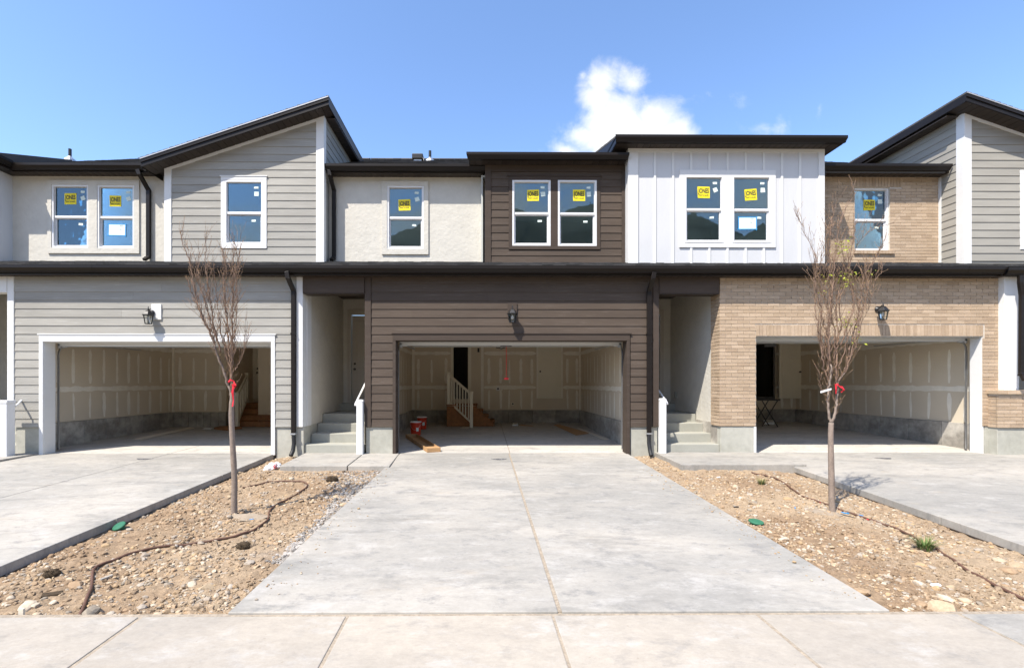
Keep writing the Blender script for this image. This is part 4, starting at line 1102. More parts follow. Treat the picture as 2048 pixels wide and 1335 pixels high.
def brick_house():
    h = H_R; rnd = random.Random(5)
    o0, o1, oz = X(1512), X(1965), Z(672.5, YF, 1700)
    xl, xr = X(1440), X(2006)
    ga = wall('garage_wall', h, M['mortar'], xl, xr, .60, 3.86, YF + .004, 10.56, [(o0, o1, .60, oz)])
    sol = (o0 - .0, o1 + .05, oz + .012, oz + .262)
    lay = bricks(xl - .006, xr, .60, 3.83, [(o0, o1, -1, oz + .01), sol])
    x = sol[0]
    while x < sol[1] - .03: lay.append((x, min(x + .0768 - JT, sol[1]), sol[2], sol[3] - JT)); x += .0768
    lay.sort(key=lambda q: -(q[1] - q[0]) * (q[3] - q[2]) - (1 if q[3] < 3.12 else 0) + rnd.random() * .001)
    for q in lay[:300]: inst('brick', brick_me, ga, (q[0], YF - .004 - rnd.uniform(0, .004), q[2]), (q[1] - q[0], .04, q[3] - q[2]))
    b = MB()
    for q in lay[300:]: d = rnd.uniform(0, .004); b.box(q[0], q[1], YF - .004 - d, YF + .03, q[2], q[3])
    b.build('brickwork', M['brick_isl'], ga, kind='stuff')
    # left return of the brick and the recessed stucco entry wall
    b = MB(); b.box(xl, xl + .12, YF + .03, 10.70, .60, 3.86); rt = b.build('brick_return', M['mortar'], h)
    b = MB()
    for q in bricks(YF + .02, 10.70, .60, 3.83, bond=.62): d = rnd.uniform(0, .003); b.box(xl - .008 - d, xl + .03, q[0], q[1], q[2], q[3])
    b.build('brickwork', M['brick_isl'], rt, kind='stuff')
    b = MB(); b.prism([(10.70, .6), (11.5, .6), (11.5, .80), (13.1, .80), (13.1, 3.85), (10.70, 3.85)], 'x', xl + .02, xl + .2); b.build('entry_side_wall', M['stucco'], h)
    foundation_block(h, xl + .02, o0 - .05, YF + .01, 10.56); foundation_block(h, o1 + .06, xr + .0, YF + .01, 10.56); foundation_block(h, xl + .03, xl + .3, 10.565, 13.1, -.3, .80)
    b = MB(); b.box(o0 - .045, o0 - .0, YF - .012, YF + .26, -.02, .585); b.build('garage_jamb', M['white_trim'], h)
    b = MB(); b.box(o1 - .006, o1 + .035, YF + .01, 10.566, -.02, oz - .01); b.build('garage_jamb', M['white_trim'], h)
    b = MB(); b.box(o0, o1, YF + .02, 10.566, oz - .006, oz + .011); b.build('steel_lintel', M['steel'], h)
    header_eave(h, 5.1, X(2008, 10.0), (0, .3)); skirt_roof(h, 3.33, 11.32)
    entry_steps(h, xr0 := X(1317) - .02, xl + .02, 13.1); entry_back(h, xr0, xl + .02, 13.1, 3.9, 4.86, 'r')
    b = MB(); b.box(X(1317) - .1, X(1317) - .022, 10.57, 13.1, -.1, 3.86); b.build('entry_side_wall', M['stucco'], h)
    # white board-and-batten box
    wa, wb = rect(1368, 352, 1446, 486, YW), rect(1463, 352.5, 1541, 486.5, YW); zs = Z(298.5, YW, 1450)
    x0, x1 = X(1256, YW), X(1648, YW)
    bw = wall('upper_white_wall', h, M['white_panel'], x0, x1, 4.2, zs + .08, YW, YW + .16, [wa, wb])
    tf = (X(1358, YW), X(1550, YW), Z(495, YW, 1450), Z(341, YW, 1450))
    b = MB(); b.box(x0, x0 + .002, YW + .161, YB + .02, 4.2, zs); b.build('upper_side_wall', M['white_panel'], h)
    b = MB()
    for a, c, d, e in ((tf[0], wa[0], tf[2], tf[3]), (wb[1], tf[1], tf[2], tf[3]), (wa[1], wb[0], tf[2], tf[3]), (wa[0], wa[1], wa[3], tf[3]), (wb[0], wb[1], wb[3], tf[3]), (wa[0], wa[1], tf[2], wa[2]), (wb[0], wb[1], tf[2], wb[2])):
        b.box(a, c, YW - .03, YW + .002, d, e)
    b.build('window_trim', M['white_trim'], h)
    zt = zs - .075
    for k in range(9):
        px = 1309.5 + 36.25 * k; a, c = X(px - 2.2, YW), X(px + 2.2, YW)
        spans = [(4.3, zt)] if (c < tf[0] or a > tf[1]) else [(4.3, tf[2]), (tf[3], zt)]
        for d, e in spans:
            b = MB(); b.box(a, c, YW - .022, YW + .001, d, e); b.build('batten', M['white_trim'], bw, bevel=.003)
    for a, c in ((1263.5, 1276), (1636, 1648)):
        b = MB(); b.box(X(a, YW) - (.0 if a > 1300 else .085), X(c, YW), YW - .026, YW + .0005, 4.3, zt + .0); b.build('corner_board', M['white_trim'], h, bevel=.003)
    b = MB(); b.box(x0 - .004, x0 + .0, YW - .026, YW + .12, 4.3, zs); b.box(x0 + .0, x1, YW - .027, YW + .0005, zt, zs); b.build('frieze_board', M['white_trim'], h)
    window(h, *wa, YW, (.51, .535, .0), recess=-.02); window(h, *wb, YW, (.50, .47, .06), (.42, .62, '424', '36'), recess=-.02, low_label=True); room(h, wa[0] - .7, wb[1] + .7, 4.0, 6.5, YW + .165)
    e0, e1 = X(1234, 10.72), X(1690, 10.72)
    eave(h, x0, x1 - .01, YW, zs, .26, .17, gx=(e0, e1), ge=(.4, .3), gz_=zs + .0)
    b = MB(); b.box(x1 - .01, e1, YW - .24, 13, zs - .0, zs + .02); b.build('corner_soffit', M['soffit'], h)
    b = MB(); b.box(e0, x0 + .02, YW - .24, YW + .001, zs + .002, zs + .02); b.box(e0, x0, YW + .001, 14, zs + .002, zs + .02); b.build('corner_soffit', M['soffit'], h)
    b = MB(); b.box(e0, x0, YW - .261, YW - .241, zs - .005, zs + .17); b.box(x1 - .01, e1, YW - .261, YW - .241, zs - .005, zs + .17); b.box(e0, e0 + .02, YW - .24, 14.5, zs - .005, zs + .17); b.box(e1 - .02, e1, YW - .24, 14.5, zs - .005, zs + .17); b.build('side_fascia', M['bronze'], h)
    s = roof_slab('box_roof', h, [(e0, YW - .285, zs + .155), (e1, YW - .285, zs + .155), (e1, 15, zs + .155 + .3 * 4.235), (e0, 15, zs + .155 + .3 * 4.235)], .03, M['shingle'])
    shingles(s, (e0, YW - .285, zs + .16), (e1 - e0, 0, 0), (0, 4.23, 1.27))
    b = MB(); b.hexa([(e0, YW - .24, zs + .12), (e0 + .02, YW - .24, zs + .12), (e0 + .02, 14.9, zs + .12), (e0, 14.9, zs + .12)], [(e0, YW - .24, zs + .13), (e0 + .02, YW - .24, zs + .13), (e0 + .02, 14.9, zs + .12 + .3 * 4.1), (e0, 14.9, zs + .12 + .3 * 4.1)]); b.build('rake_board', M['bronze'], h)
    # upper brick wall
    w = rect(1709, 374.5, 1780, 501, YS); zs2 = Z(354, YS, 1760)
    x0, x1 = x1, X(1880, YS)
    uw = wall('upper_brick_wall', h, M['mortar'], x0, x1, 4.2, zs2 + .1, YS + .004, YS + .16, [w])
    sol = (w[0] - .02, w[1] + .3, w[3] + .004, zs2 - .01); sill = (w[0] - .03, w[1] + .09, w[2] - .085, w[2])
    b = MB(); lay = bricks(x0, x1, 4.35, zs2, [w, sol, sill])
    x = sol[0]
    while x < sol[1] - .03: lay.append((x, x + .0768 - JT, sol[2], sol[3])); x += .0768
    for q in lay: d = rnd.uniform(0, .004); b.box(q[0], q[1], YS - .004 - d, YS + .03, q[2], q[3])
    b.build('brickwork', M['brick_isl'], uw, kind='stuff')
    b = MB(); x = sill[0]
    while x < sill[1] - .03: b.box(x, x + .0768 - JT, YS - .05, YS + .03, sill[2], sill[3] - .004); x += .0768
    b.build('brick_sill', M['brick_isl'], h)
    window(h, *w, YS, (.50, .50, 0), recess=.06); room(h, w[0] - .3, w[1] + 1, 4.0, 6.5, YS + .165)
    eave(h, x0 + .003, x1 + .0, YS, zs2, .26, .2, gx=(x0 + .003, X(1903, 11.3)), ge=(0, .3))
    main_roof(h, 3.36, 11.15)
brick_house()

# ------------------------------------------------------------------ the two cut-off neighbours
def far_houses():
    h = H_FR; Yg = 11.08
    xw, x1 = X(1928, Yg), 14.6; A, B = -.335, 7.88 + .335 * xw
    w = (X(2046, Yg), X(2046, Yg) + .9, Z(492, Yg, 2040), Z(348, Yg, 2040))
    g = wall('gable_wall', h, M['grey_siding_far'], xw, x1, 4.2, 6.5, Yg + .003, Yg + .15, [w])
    b = MB(); b.prism([(xw, 6.5), (x1, 6.5), (x1, A * x1 + B), (xw, A * xw + B)], 'y', Yg + .003, Yg + .15); b.build('gable_peak_wall', M['grey_siding_far'], h)
    siding(g, M['grey_siding_far'], front(Yg), X(1941, Yg), x1, 4.40, 8.0, [(w[0] - .09, w[1] + .09, w[2] - .09, w[3] + .1)], (A, B - .10))
    trim_frame('window_trim', h, M['white_trim'], *w, .085, Yg, .028); window(h, *w, Yg, None, recess=-.01)
    room(h, w[0] - .6, w[1] + .8, 4.0, 6.5, Yg + .155)
    b = MB(); xa, xc = xw - .02, X(1941, Yg); b.prism([(xa, 4.3), (xc, 4.3), (xc, A * xc + B), (xa, A * xa + B)], 'y', Yg - .03, Yg + .002); b.box(xw - .02, xw - .001, Yg + .002, Yg + .17, 4.3, 7.88)
    b.build('corner_board', M['white_trim'], h, bevel=.003)
    b = MB(); b.prism([(xc, A * xc + B - .1), (x1, A * x1 + B - .1), (x1, A * x1 + B), (xc, A * xc + B)], 'y', Yg - .028, Yg + .002); b.build('rake_trim', M['white_trim'], h)
    b = MB(); b.box(xw, xw + .15, Yg + .155, 14.2, 4.2, 7.92); sw = b.build('gable_side_wall', M['grey_siding_far'], h)
    siding(sw, M['grey_siding_far'], facing_left(xw), Yg + .17, YS - .02, 4.40, 7.9); siding(sw, M['grey_siding_far'], facing_left(xw), YS - .02, 14.1, 6.6 - .018, 7.9)
    b = MB(); b.box(xw - .035, xw - .0195, YS - .07, YS - .005, 4.3, 6.6); b.build('corner_trim', M['white_trim'], h)
    shed_roof(h, 15.2, xw - .31, A, B + .171, xw, x1, Yg, 10.73)
    # lower column on a brick pier
    px0 = X(1996, 10.1); cx0, cx1 = X(2006, 10.2), X(2035, 10.2)
    b = MB(); b.box(cx0, cx1, 10.17, 10.48, Z(780, 10.2, 2010), 3.95); b.build('post', M['white_trim'], h, bevel=.006)
    b = MB(); b.box(px0, 12.1, 10.10, 10.55, .58, Z(788, 10.1, 2000)); pr = b.build('brick_pier', M['mortar'], h)
    b = MB(); rnd = random.Random(3)
    for q in bricks(px0 - .008, 12.1, .58, Z(788, 10.1, 2000)): b.box(q[0], q[1], 10.09 - rnd.uniform(0, .004), 10.13, q[2], q[3])
    for q in bricks(10.125, YF, .58, Z(788, 10.1, 2000)): b.box(px0 - .008, px0 + .03, q[0], q[1], q[2], q[3])
    b.build('brickwork', M['brick_isl'], pr, kind='stuff')
    b = MB(); x = px0 - .045; zc = Z(788, 10.1, 2000)
    while x < 12.1: b.box(x, x + .192, 10.04, 10.56, zc + .003, zc + .085); x += .2
    b.build('pier_cap', M['brick_isl'], h, bevel=.005)
    foundation_block(h, px0 + .01, 12.2, 10.12, 10.56, -.3, .578)
    b = MB(); b.box(cx1 + .5, 13.38, 10.17, 10.5, 3.4, 3.82); b.build('beam', M['white_trim'], h)
    b = MB(); b.box(cx1 + .46, 17, 13.2, 13.4, 0, 3.9); b.box(X(2010, 10.5) + .1, cx1 + .45, 10.57, 13.2, .6, 3.86); b.build('entry_back_wall', M['stucco'], h)
    eave(h, X(2012, 10.0), 18, YF, SOF, .26, .185, ge=(.2, 0), gz_=3.83); skirt_roof(h, 11.322, 18)
    b = MB(); b.box(13.4, 18, YF, YF + .2, -.3, 3.82); b.build('front_wall', M['grey_siding_far'], h)
    downspout(h, [(X(2044, 9.95), 9.98, 3.8), (X(2044, 9.95), 9.98, 3.66), (X(2044, 10.02), 10.02, 3.4), (X(2043, 10.0), 10.0, 1.75), (X(2050, 9.9), 9.9, 1.6)])
    h = H_FL
    x = X(25, YS)
    b = MB(); b.box(x - .3, x, 11.25, YS + .16, 4.2, 6.58); b.build('upper_side_wall', M['white_panel'], h)
    b = MB(); b.box(x + .27, x + .29, 10.98, 11.36, 6.60, 6.80); b.box(x - 1, x + .29, 10.96, 10.98, 6.60, 6.80); b.box(x - 1, x + .27, 10.98, 11.8, 6.585, 6.60); b.build('eave_return', M['bronze'], h)
    b = MB()
    n = len(GUT); b.hexa([(x + .29 + d, 10.94, 6.63 + z) for d, z in GUT], [(x + .29 + d, 11.28, 6.63 + z) for d, z in GUT]); b.build('gutter', M['bronze'], h)
    b = MB(); b.hexa([(x - 2, 10.94, 6.8), (x + .31, 10.94, 6.8), (x + .31, 13, 6.8), (x - 2, 13, 6.8)], [(x - 2, 10.94, 6.81), (x + .31, 10.94, 6.81), (x + .31, 13, 7.6), (x - 2, 13, 7.6)]); b.build('box_roof', M['shingle'], h)
    b = MB(); b.box(x - 5, x - .301, 11.25, 11.45, 4.2, 6.6); b.build('upper_front_wall', M['white_panel'], h)
    b = MB(); b.box(x - 5, x - 1.02, 10.96, 11.24, 6.60, 6.80); b.build('eave_box', M['bronze'], h)
    b = MB(); b.box(-18, -12.65, YF, YF + .2, -.3, 3.82); b.build('front_wall', M['grey_siding_far'], h)
    header_eave(h, -18, -10.30); skirt_roof(h, -18, -10.752)
    x0, x1 = -13.5, X(17) - .003
    b = MB(); b.box(x0, x1, YF - .04, YF + .2, Z(585, YF, 5), 3.82); b.build('entry_beam', M['white_trim'], h, bevel=.005)
    b = MB(); b.box(-14.5, x1 + .14, 12.6, 12.75, .3, 3.9); b.box(x1 + .0, x1 + .14, 10.51, 12.6, .6, 3.9); b.build('entry_back_wall', M['stucco'], h)
    b = MB(); b.box(-12.6, x1 + .13, 10.36, 10.74, -.15, .2); b.build('step', M['step_conc'], h, bevel=.012)
    b = MB(); b.box(-12.6, x1 + .13, 10.74, 11.14, -.15, .4); b.build('step', M['step_conc'], h, bevel=.012)
    b = MB(); b.box(-12.6, x1 + .13, 11.14, 12.6, -.15, .6); b.build('step', M['step_conc'], h, bevel=.012)
    b = MB(); b.box(-14.5, x1 + .13, 10.3, 12.6, 3.86, 3.9); b.build('entry_ceiling', M['soffit'], h)
far_houses()

# ------------------------------------------------------------------ garages
def garages():
    # left: door, wooden stairs in a back corner recess
    h = H_L; yb = 15.4; xl, xr = -10.03, -4.15; rx0 = X(453, yb)
    lw, rw, bw = garage(h, xl, xr, yb, backholes=[(rx0, xr, .605, 3.02)], xjoint=-6.84, back_x=(xl + .05, rx0))
    mud_stripes(lw, lambda u, w, d: (xl + d, u, w), 10.6, yb, 11, 1.39, STEM, 3.0, 21)
    mud_stripes(bw, lambda u, w, d: (u, yb - d, w), xl, rx0, 4, 1.39, STEM, 3.0, 22)
    b = MB(); b.box(xl + .0, xl + .055, yb - .058, yb - .0, STEM, 3.0); b.build('corner_joint', M['mud'], bw)
    yd = 17.2
    b = MB(); b.box(rx0 - .12, rx0, yb + .12, yd + .1, .0, 3.02); b.box(rx0, xr + .1, yd, yd + .1, .0, 3.02); b.box(X(541, 16.6), xr + .1, yb + .3, yd, 0, 3.02); b.build('stair_recess_wall', M['drywall'], h)
    d0, d1 = X(474, yd - .05), X(519, yd - .05)
    panel_door(h, d0, d1, yd - .05, .98, 3.0, M['door_paint'], 'r', ((.05, .20), (.24, .39), (.43, .58), (.62, .77), (.81, .95)), name='house_door')
    trim_frame('door_trim', h, M['door_paint'], d0, d1, .98, 3.0, .09, yd, .07, 'lr')
    raised_door(h, X(88), X(543), Z(683, YF, 315))
    # middle
    h = H_M; yb = 16.5; xl, xr = -2.5, 3.37
    d0, d1 = X(907, yb), X(936, yb)
    lw, rw, bw = garage(h, xl, xr, yb, backholes=[(d0, d1, .98, 3.02)], xjoint=.57)
    mud_stripes(lw, lambda u, w, d: (xl + d, u, w), 10.6, yb, 12, 1.39, STEM, 3.0, 23)
    mud_stripes(rw, lambda u, w, d: (xr - d, u, w), 10.6, yb, 13, 1.39, STEM, 3.0, 24)
    mud_stripes(bw, lambda u, w, d: (u, yb - d, w), xl, d0 - .1, 3, 1.39, STEM, 3.0, 25)
    mud_stripes(bw, lambda u, w, d: (u, yb - d, w), X(968, yb), X(1072, yb), 5, 1.39, STEM, 3.0, 26)
    mud_stripes(bw, lambda u, w, d: (u, yb - d, w), X(1126, yb), xr, 2, 1.39, STEM, 3.0, 27)
    b = MB()
    for a in (X(824, yb), X(962, yb), X(1158, yb)): b.box(a, a + .09, yb - .006, yb - .0005, STEM, 3.0)
    b.build('corner_joint', M['mud'], bw)
    # the room glimpsed through the open inner doorway, its door swung inwards
    b = MB(); b.box(d0 - .6, d0 - .1, yb + .12, yb + 2.3, .9, 3.1); b.box(d1 + .3, d1 + .4, yb + .12, yb + 2.3, .9, 3.1); b.box(d0 - .6, d1 + .4, yb + 2.3, yb + 2.4, .9, 3.1); b.box(d0 - .1, d1 + .3, yb + .12, yb + 2.3, .88, .975); b.build('hallway', M['shade_tone'], h)
    b = MB(); b.box(d1 + .0, d1 + .045, yb + .10, yb + .88, .99, 3.0); b.build('open_door', M['door_paint'], h)
    b = MB(); b.box(d1, d1 + .11, yb - .03, yb + .0, .95, 3.0); b.box(d0 - .09, d0, yb - .03, yb, .95, 3.0); b.box(d0 - .02, d0, yb + .0, yb + .12, .98, 3.0); b.box(d1, d1 + .02, yb + .0, yb + .1, .98, 3.0); b.build('door_trim', M['door_paint'], h)
    c0, c1 = X(1076, yb), X(1122, yb)
    panel_door(h, c0, c1, yb - .05, Z(796, yb, 1100), 3.0, M['door_paint'], 'l', ((.05, .43), (.50, .95)), name='closet_door', deadbolt=False)
    trim_frame('door_trim', h, M['mud'], c0, c1, Z(796, yb, 1100), 3.0, .055, yb, .05, 'lr')
    raised_door(h, X(792), X(1253), Z(681))
    # right
    h = H_R; yb = 16.9; xl, xr = 5.35, 11.16
    d0, d1 = X(1500, yb), X(1546, yb)
    lw, rw, bw = garage(h, xl, xr, yb, backholes=[(d0, d1, .98, 3.02)], xjoint=8.5)
    mud_stripes(rw, lambda u, w, d: (xr - d, u, w), 10.6, yb, 13, 1.40, STEM, 3.0, 28, wide=.085)
    mud_stripes(lw, lambda u, w, d: (xl + d, u, w), 10.6, yb, 9, 1.39, STEM, 3.0, 29)
    mud_stripes(bw, lambda u, w, d: (u, yb - d, w), d1 + .1, xr, 2, 1.39, STEM, 3.0, 30)
    b = MB(); b.box(d0 - .6, d0 - .1, yb + .12, yb + 2.3, .9, 3.1); b.box(d1 + .3, d1 + .4, yb + .12, yb + 2.3, .9, 3.1); b.box(d0 - .6, d1 + .4, yb + 2.3, yb + 2.4, .9, 3.1); b.box(d0 - .1, d1 + .3, yb + .12, yb + 2.3, .88, .975); b.build('hallway', M['shade_tone'], h)
    b = MB(); b.box(d1, d1 + .06, yb - .03, yb + .12, .95, 3.0); b.build('door_trim', M['shade_tone'], h)  # trim coloured with the same painted doorway shade
    # house door standing open against the wall
    panel_door(h, d1 + .07, X(1603, yb - .25), yb - .25, 1.0, 3.0, M['door_paint'], 'r', ((.06, .66), (.72, .95)), cols=1, name='house_door', deadbolt=False)
    raised_door(h, X(1512), X(1965), Z(672.5, YF, 1700))
garages()

# ================================================================== THINGS
# concrete entry pads
def pad(label, pts, z):
    b = MB(); b.hexa([(p[0], p[1], -.4) for p in pts], [(p[0], p[1], z - .012 * (10.3 - p[1])) for p in pts])
    o = b.build('entry_pad', M['drive'], kind='structure', bevel=.012, label=label); return o
pad('concrete pad at the foot of the left entry steps', [(-3.80, 8.86), (-2.55, 8.86), (-2.62, 10.36), (-3.9, 10.36)], .014)
pad('narrow concrete pad joining the left entry to the driveway', [(-2.532, 8.86), (-1.76, 8.86), (-1.84, 10.31), (-2.604, 10.36)], .012)
pad('concrete pad at the foot of the right entry steps', [(3.70, 8.86), (6.05, 8.86), (5.92, 10.31), (3.72, 10.36)], .03)
pad('concrete pad by the left edge', [(-12, 8.7), (-9.57, 8.7), (-9.57, 10.36), (-12, 10.36)], .03)

# wall lanterns
def lantern(px, py_base, bx, label):
    y0 = YF - (.045 if bx else .008); ax, ay = X(px), 10.14
    x = ax; zb = Z(py_base, ay, px); t = thing('wall_lantern', label, 'wall lamp', (x, y0, zb), 'black lanterns over the garage doors')
    k = 6
    def ring(r, z, rot=0.0): return [(x + r * math.cos(math.pi / 3 * i + rot), ay + r * math.sin(math.pi / 3 * i + rot), z) for i in range(k)]
    b = MB()
    b.hexa(ring(.118, zb - .012), ring(.120, zb + .006)); b.hexa(ring(.110, zb + .007), ring(.062, zb + .075)); b.hexa(ring(.062, zb + .076), ring(.022, zb + .105))
    b.build('roof', M['black'], t, bevel=.003)
    b = MB(); b.lathe([(.012, 0), (.018, .012), (.008, .024), (.014, .036), (.006, .05), (.009, .062), (.002, .085)], (x, ay, zb + .105), 10); b.build('finial', M['black'], t, smooth=True)
    b = MB()
    top, bot = ring(.092, zb - .013), ring(.064, zb - .185)
    for p, q in zip(top, bot): b.tube([p, q], .0075, 5)
    for i in range(k): b.tube([bot[i], bot[(i + 1) % k]], .008, 5)
    b.hexa(ring(.060, zb - .190), ring(.060, zb - .183)); b.build('cage', M['black'], t)
    b = MB(); b.add(ring(.088, zb - .014) + ring(.061, zb - .182), [(i, (i + 1) % k, k + (i + 1) % k, k + i) for i in range(k)]); b.build('glass', M['lamp_glass'], t)
    b = MB(); b.lathe([(.012, -.03), (.014, -.045), (.026, -.065), (.030, -.085), (.024, -.108), (.008, -.122)], (x, ay, zb), 14); b.build('bulb', M['white_plastic'], t, smooth=True)
    mx = x + (0 if abs(px - 1023) < 5 else 0)
    b = MB(); b.lathe([(.062, 0), (.062, .012), (.045, .022), (.03, .045), (.018, .05)], (mx, y0, zb + .06), 18, ax='y'); b.build('backplate', M['black'], t, smooth=True)
    b = MB(); b.tube([(mx, y0 - .04, zb + .06), (mx, y0 - .07, zb + .10), (mx, ay + .03, zb + .125), (mx, ay, zb + .108)], .011, 8)
    pts = [(mx, y0 - .03, zb + .04)] + [(mx, y0 - .03 + (ay + .045 - y0) * s, zb + .04 - .23 * math.sin(math.pi * s * .55)) for s in (.2, .45, .7, .9)] + [(mx, ay, zb - .19)]
    b.tube(pts, .006, 6); b.build('arm', M['black'], t, smooth=True)
lantern(307, 629.7, True, 'black lantern on a white block, on the grey siding above the left garage opening')
lantern(1024, 627, True, 'black lantern on a dark brown block above the middle garage opening')
lantern(1754, 621.5, False, 'black lantern mounted on tan brick, right of the tree with a white tag')

# hand rails at the two entries
def hand_rail(px, side, label, pyt, pyb, Y=10.24):
    x = X(px, Y); z1 = Z(pyt, Y, px); t = thing('hand_rail', label, 'railing', (x, Y, 0), 'white entry railings')
    b = MB(); b.box(x - .066, x + .066, Y - .066, Y + .066, -.02, z1 - .02); b.build('post', M['vinyl'], t, bevel=.008)
    b = MB(); b.hexa([(x - .075, Y - .075, z1 - .02), (x + .075, Y - .075, z1 - .02), (x + .075, Y + .075, z1 - .02), (x - .075, Y + .075, z1 - .02)], [(x - .05, Y - .05, z1 + .015), (x + .05, Y - .05, z1 + .015), (x + .05, Y + .05, z1 + .015), (x - .05, Y + .05, z1 + .015)]); b.build('post_cap', M['vinyl'], t, bevel=.004)
    xr = x + side * .105
    b = MB(); b.tube([(x + side * .06, Y - .0, z1 - .10), (xr, Y - .02, z1 - .105), (xr, Y + .03, z1 - .07), (xr, Y + 1.7, z1 + .80), (xr, Y + 2.5, z1 + .82)], .021, 10); b.build('rail', M['vinyl'], t, smooth=True)
hand_rail(720.5, -1, 'white square post with sloping rail beside the steps left of the brown garage', 800, 907)
hand_rail(1324.5, 1, 'white square post with sloping rail beside the steps next to the brick wall', 797.5, 906)
x = X(6, 10.0); t = thing('hand_rail', 'white square post at the left edge of the photo, below the white beam', 'railing', (x, 10.0, 0), 'white entry railings')
b = MB(); b.box(X(-14, 9.9), X(18, 9.9), 9.85, 10.03, -.02, Z(806, 9.9, 10)); b.build('post', M['vinyl'], t, bevel=.008)
b = MB(); b.box(X(-14, 9.9) - .015, X(18, 9.9) + .012, 9.84, 10.04, Z(806, 9.9, 10) + .001, Z(800, 9.9, 10)); b.build('post_cap', M['vinyl'], t, bevel=.006)
b = MB(); b.tube([(X(12, 9.9), 10.05, 1.02), (X(14, 9.9), 10.12, 1.08), (X(14, 9.9) - .72, 11.6, 1.8)], .02, 8); b.build('rail', M['vinyl'], t, smooth=True)

# timber stairs and stair railing inside the garages
t = thing('wooden_stairs', 'short brown wooden stairs at the back of the middle garage', 'stairs', (-.5, 15.9, gz(15.9)))
zf = gz(15.8); noses = [(.34, .0), (.14, .0), (-.04, .0), (-.24, .0)]
for i, xe in enumerate((.34, .14, -.04, -.24)):
    z1 = zf + (.84 - zf) * (i + 1) / 4; x2 = (.14, -.04, -.24, -1.2)[i]
    b = MB(); b.box(x2 - .02, xe + .02, 15.36, 16.44, z1 - .03, z1); b.build('tread', M['wood_step'], t, bevel=.004)
    b = MB(); b.box(xe - .02, xe, 15.38, 16.44, z1 - .17, z1 - .031); b.build('riser', M['wood_step'], t)
b = MB(); b.prism([(-1.2, zf), (.30, zf), (.30, zf + .12), (-.28, .79), (-1.2, .79)], 'y', 15.36, 15.40); b.build('stringer', M['wood_step'], t)
def stair_rail(label, A, B_, n, pw=.10, group=None):
    # A upper post foot/top, B_ lower post foot/top : ((x, y), z foot, z top)
    (a, za0, za1), (c, zc0, zc1) = A, B_
    t = thing('stair_railing', label, 'railing', (c[0], c[1], zc0))
    for (p, z0, z1) in (A, B_):
        b = MB(); b.box(p[0] - pw / 2, p[0] + pw / 2, p[1] - pw / 2, p[1] + pw / 2, z0, z1); b.build('post', M['door_paint'], t, bevel=.006)
        b = MB(); b.box(p[0] - pw / 2 - .015, p[0] + pw / 2 + .015, p[1] - pw / 2 - .015, p[1] + pw / 2 + .015, z1 + .001, z1 + .025); b.build('post_cap', M['door_paint'], t, bevel=.004)
    P = lambda s, z: Vector((a[0] + (c[0] - a[0]) * s, a[1] + (c[1] - a[1]) * s, z))
    for nm, ua, uc, hh in (('top_rail', za1 - .06, zc1 - .06, .05), ('bottom_rail', za0 + .14, zc0 + .16, .04)):
        b = MB(); p, q = P(0, ua), P(1, uc); s = Vector((0, .03, 0)) if abs(c[0] - a[0]) > abs(c[1] - a[1]) else Vector((.03, 0, 0)); u = Vector((0, 0, hh))
        b.hexa([p - s - u, p + s - u, p + s + u, p - s + u], [q - s - u, q + s - u, q + s + u, q - s + u]); b.build(nm, M['door_paint'], t)
    for i in range(n):
        s = (i + 1) / (n + 1); z0 = za0 + .14 + (zc0 + .16 - za0 - .14) * s; z1 = za1 - .06 + (zc1 - za1) * s
        p = P(s, 0); b = MB(); b.box(p.x - .019, p.x + .019, p.y - .019, p.y + .019, z0, z1); b.build('baluster', M['door_paint'], t)
stair_rail('cream railing with balusters on the stairs at the back of the middle garage', ((-1.15, 15.5), .80, 1.87), ((-.40, 15.06), gz(15.06), 1.24), 7)
t = thing('wooden_stairs', 'brown wooden stairs below the door at the back of the left garage', 'stairs', (-7.3, 15.4, gz(15.4)))
sx0, sx1 = X(484, 15.3), X(545, 15.3)
for i in range(4):
    zf = gz(15.3); z1 = zf + (.86 - zf) * (i + 1) / 4; y0 = 15.24 + .28 * i
    b = MB(); b.box(sx0 - .35, sx1, y0 - .02, (y0 + .28) if i < 3 else 17.1, z1 - .03, z1); b.build('tread', M['wood_step'], t, bevel=.004)
    b = MB(); b.box(sx0 - .33, sx1 - .01, y0, y0 + .02, z1 - .17, z1 - .031); b.build('riser', M['wood_step'], t)
b = MB(); b.prism([(15.26, gz(15.3)), (17.1, gz(15.3)), (17.1, .83), (16.1, .83), (15.26, .27)], 'x', sx0 - .39, sx0 - .351); b.build('stringer', M['wood_step'], t)
stair_rail('cream railing beside the brown stairs at the back of the left garage', ((sx0 - .33, 16.3), .88, 1.86), ((sx0 - .02, 15.05), gz(15.05), 1.22), 5)

# garage door openers
def opener(x, y, label, cord=None):
    t = thing('garage_door_opener', label, 'garage opener', (x, y, 2.5), 'garage door openers')
    b = MB(); b.box(x - .13, x + .13, y - .02, y + .04, 2.38, 2.44); b.build('bracket', M['black'], t, bevel=.006)
    b = MB(); b.box(x - .02, x + .02, y + .041, y + 3.4, 2.55, 2.59); b.build('rail', M['steel'], t)
    b = MB(); b.box(x - .15, x + .15, y + 3.2, y + 3.6, 2.60, 2.84); b.build('motor', M['black'], t, bevel=.03)
    if cord:
        b = MB(); b.tube([(x + .02, y + .3, 2.46), (x + .023, y + .3, 2.1), (x + .02, y + .3, cord)], .006, 6); b.build('cord', M['red'], t)
        b = MB(); b.box(x - .035, x + .075, y + .28, y + .32, cord - .04, cord); b.build('pull_handle', M['red'], t, bevel=.01)
opener(X(1012, 11.0), 11.0, 'black garage opener bracket with a long red cord in the middle garage', 1.66)
opener(X(1540, 11.0), 11.0, 'black opener bracket under the raised door of the brick garage')

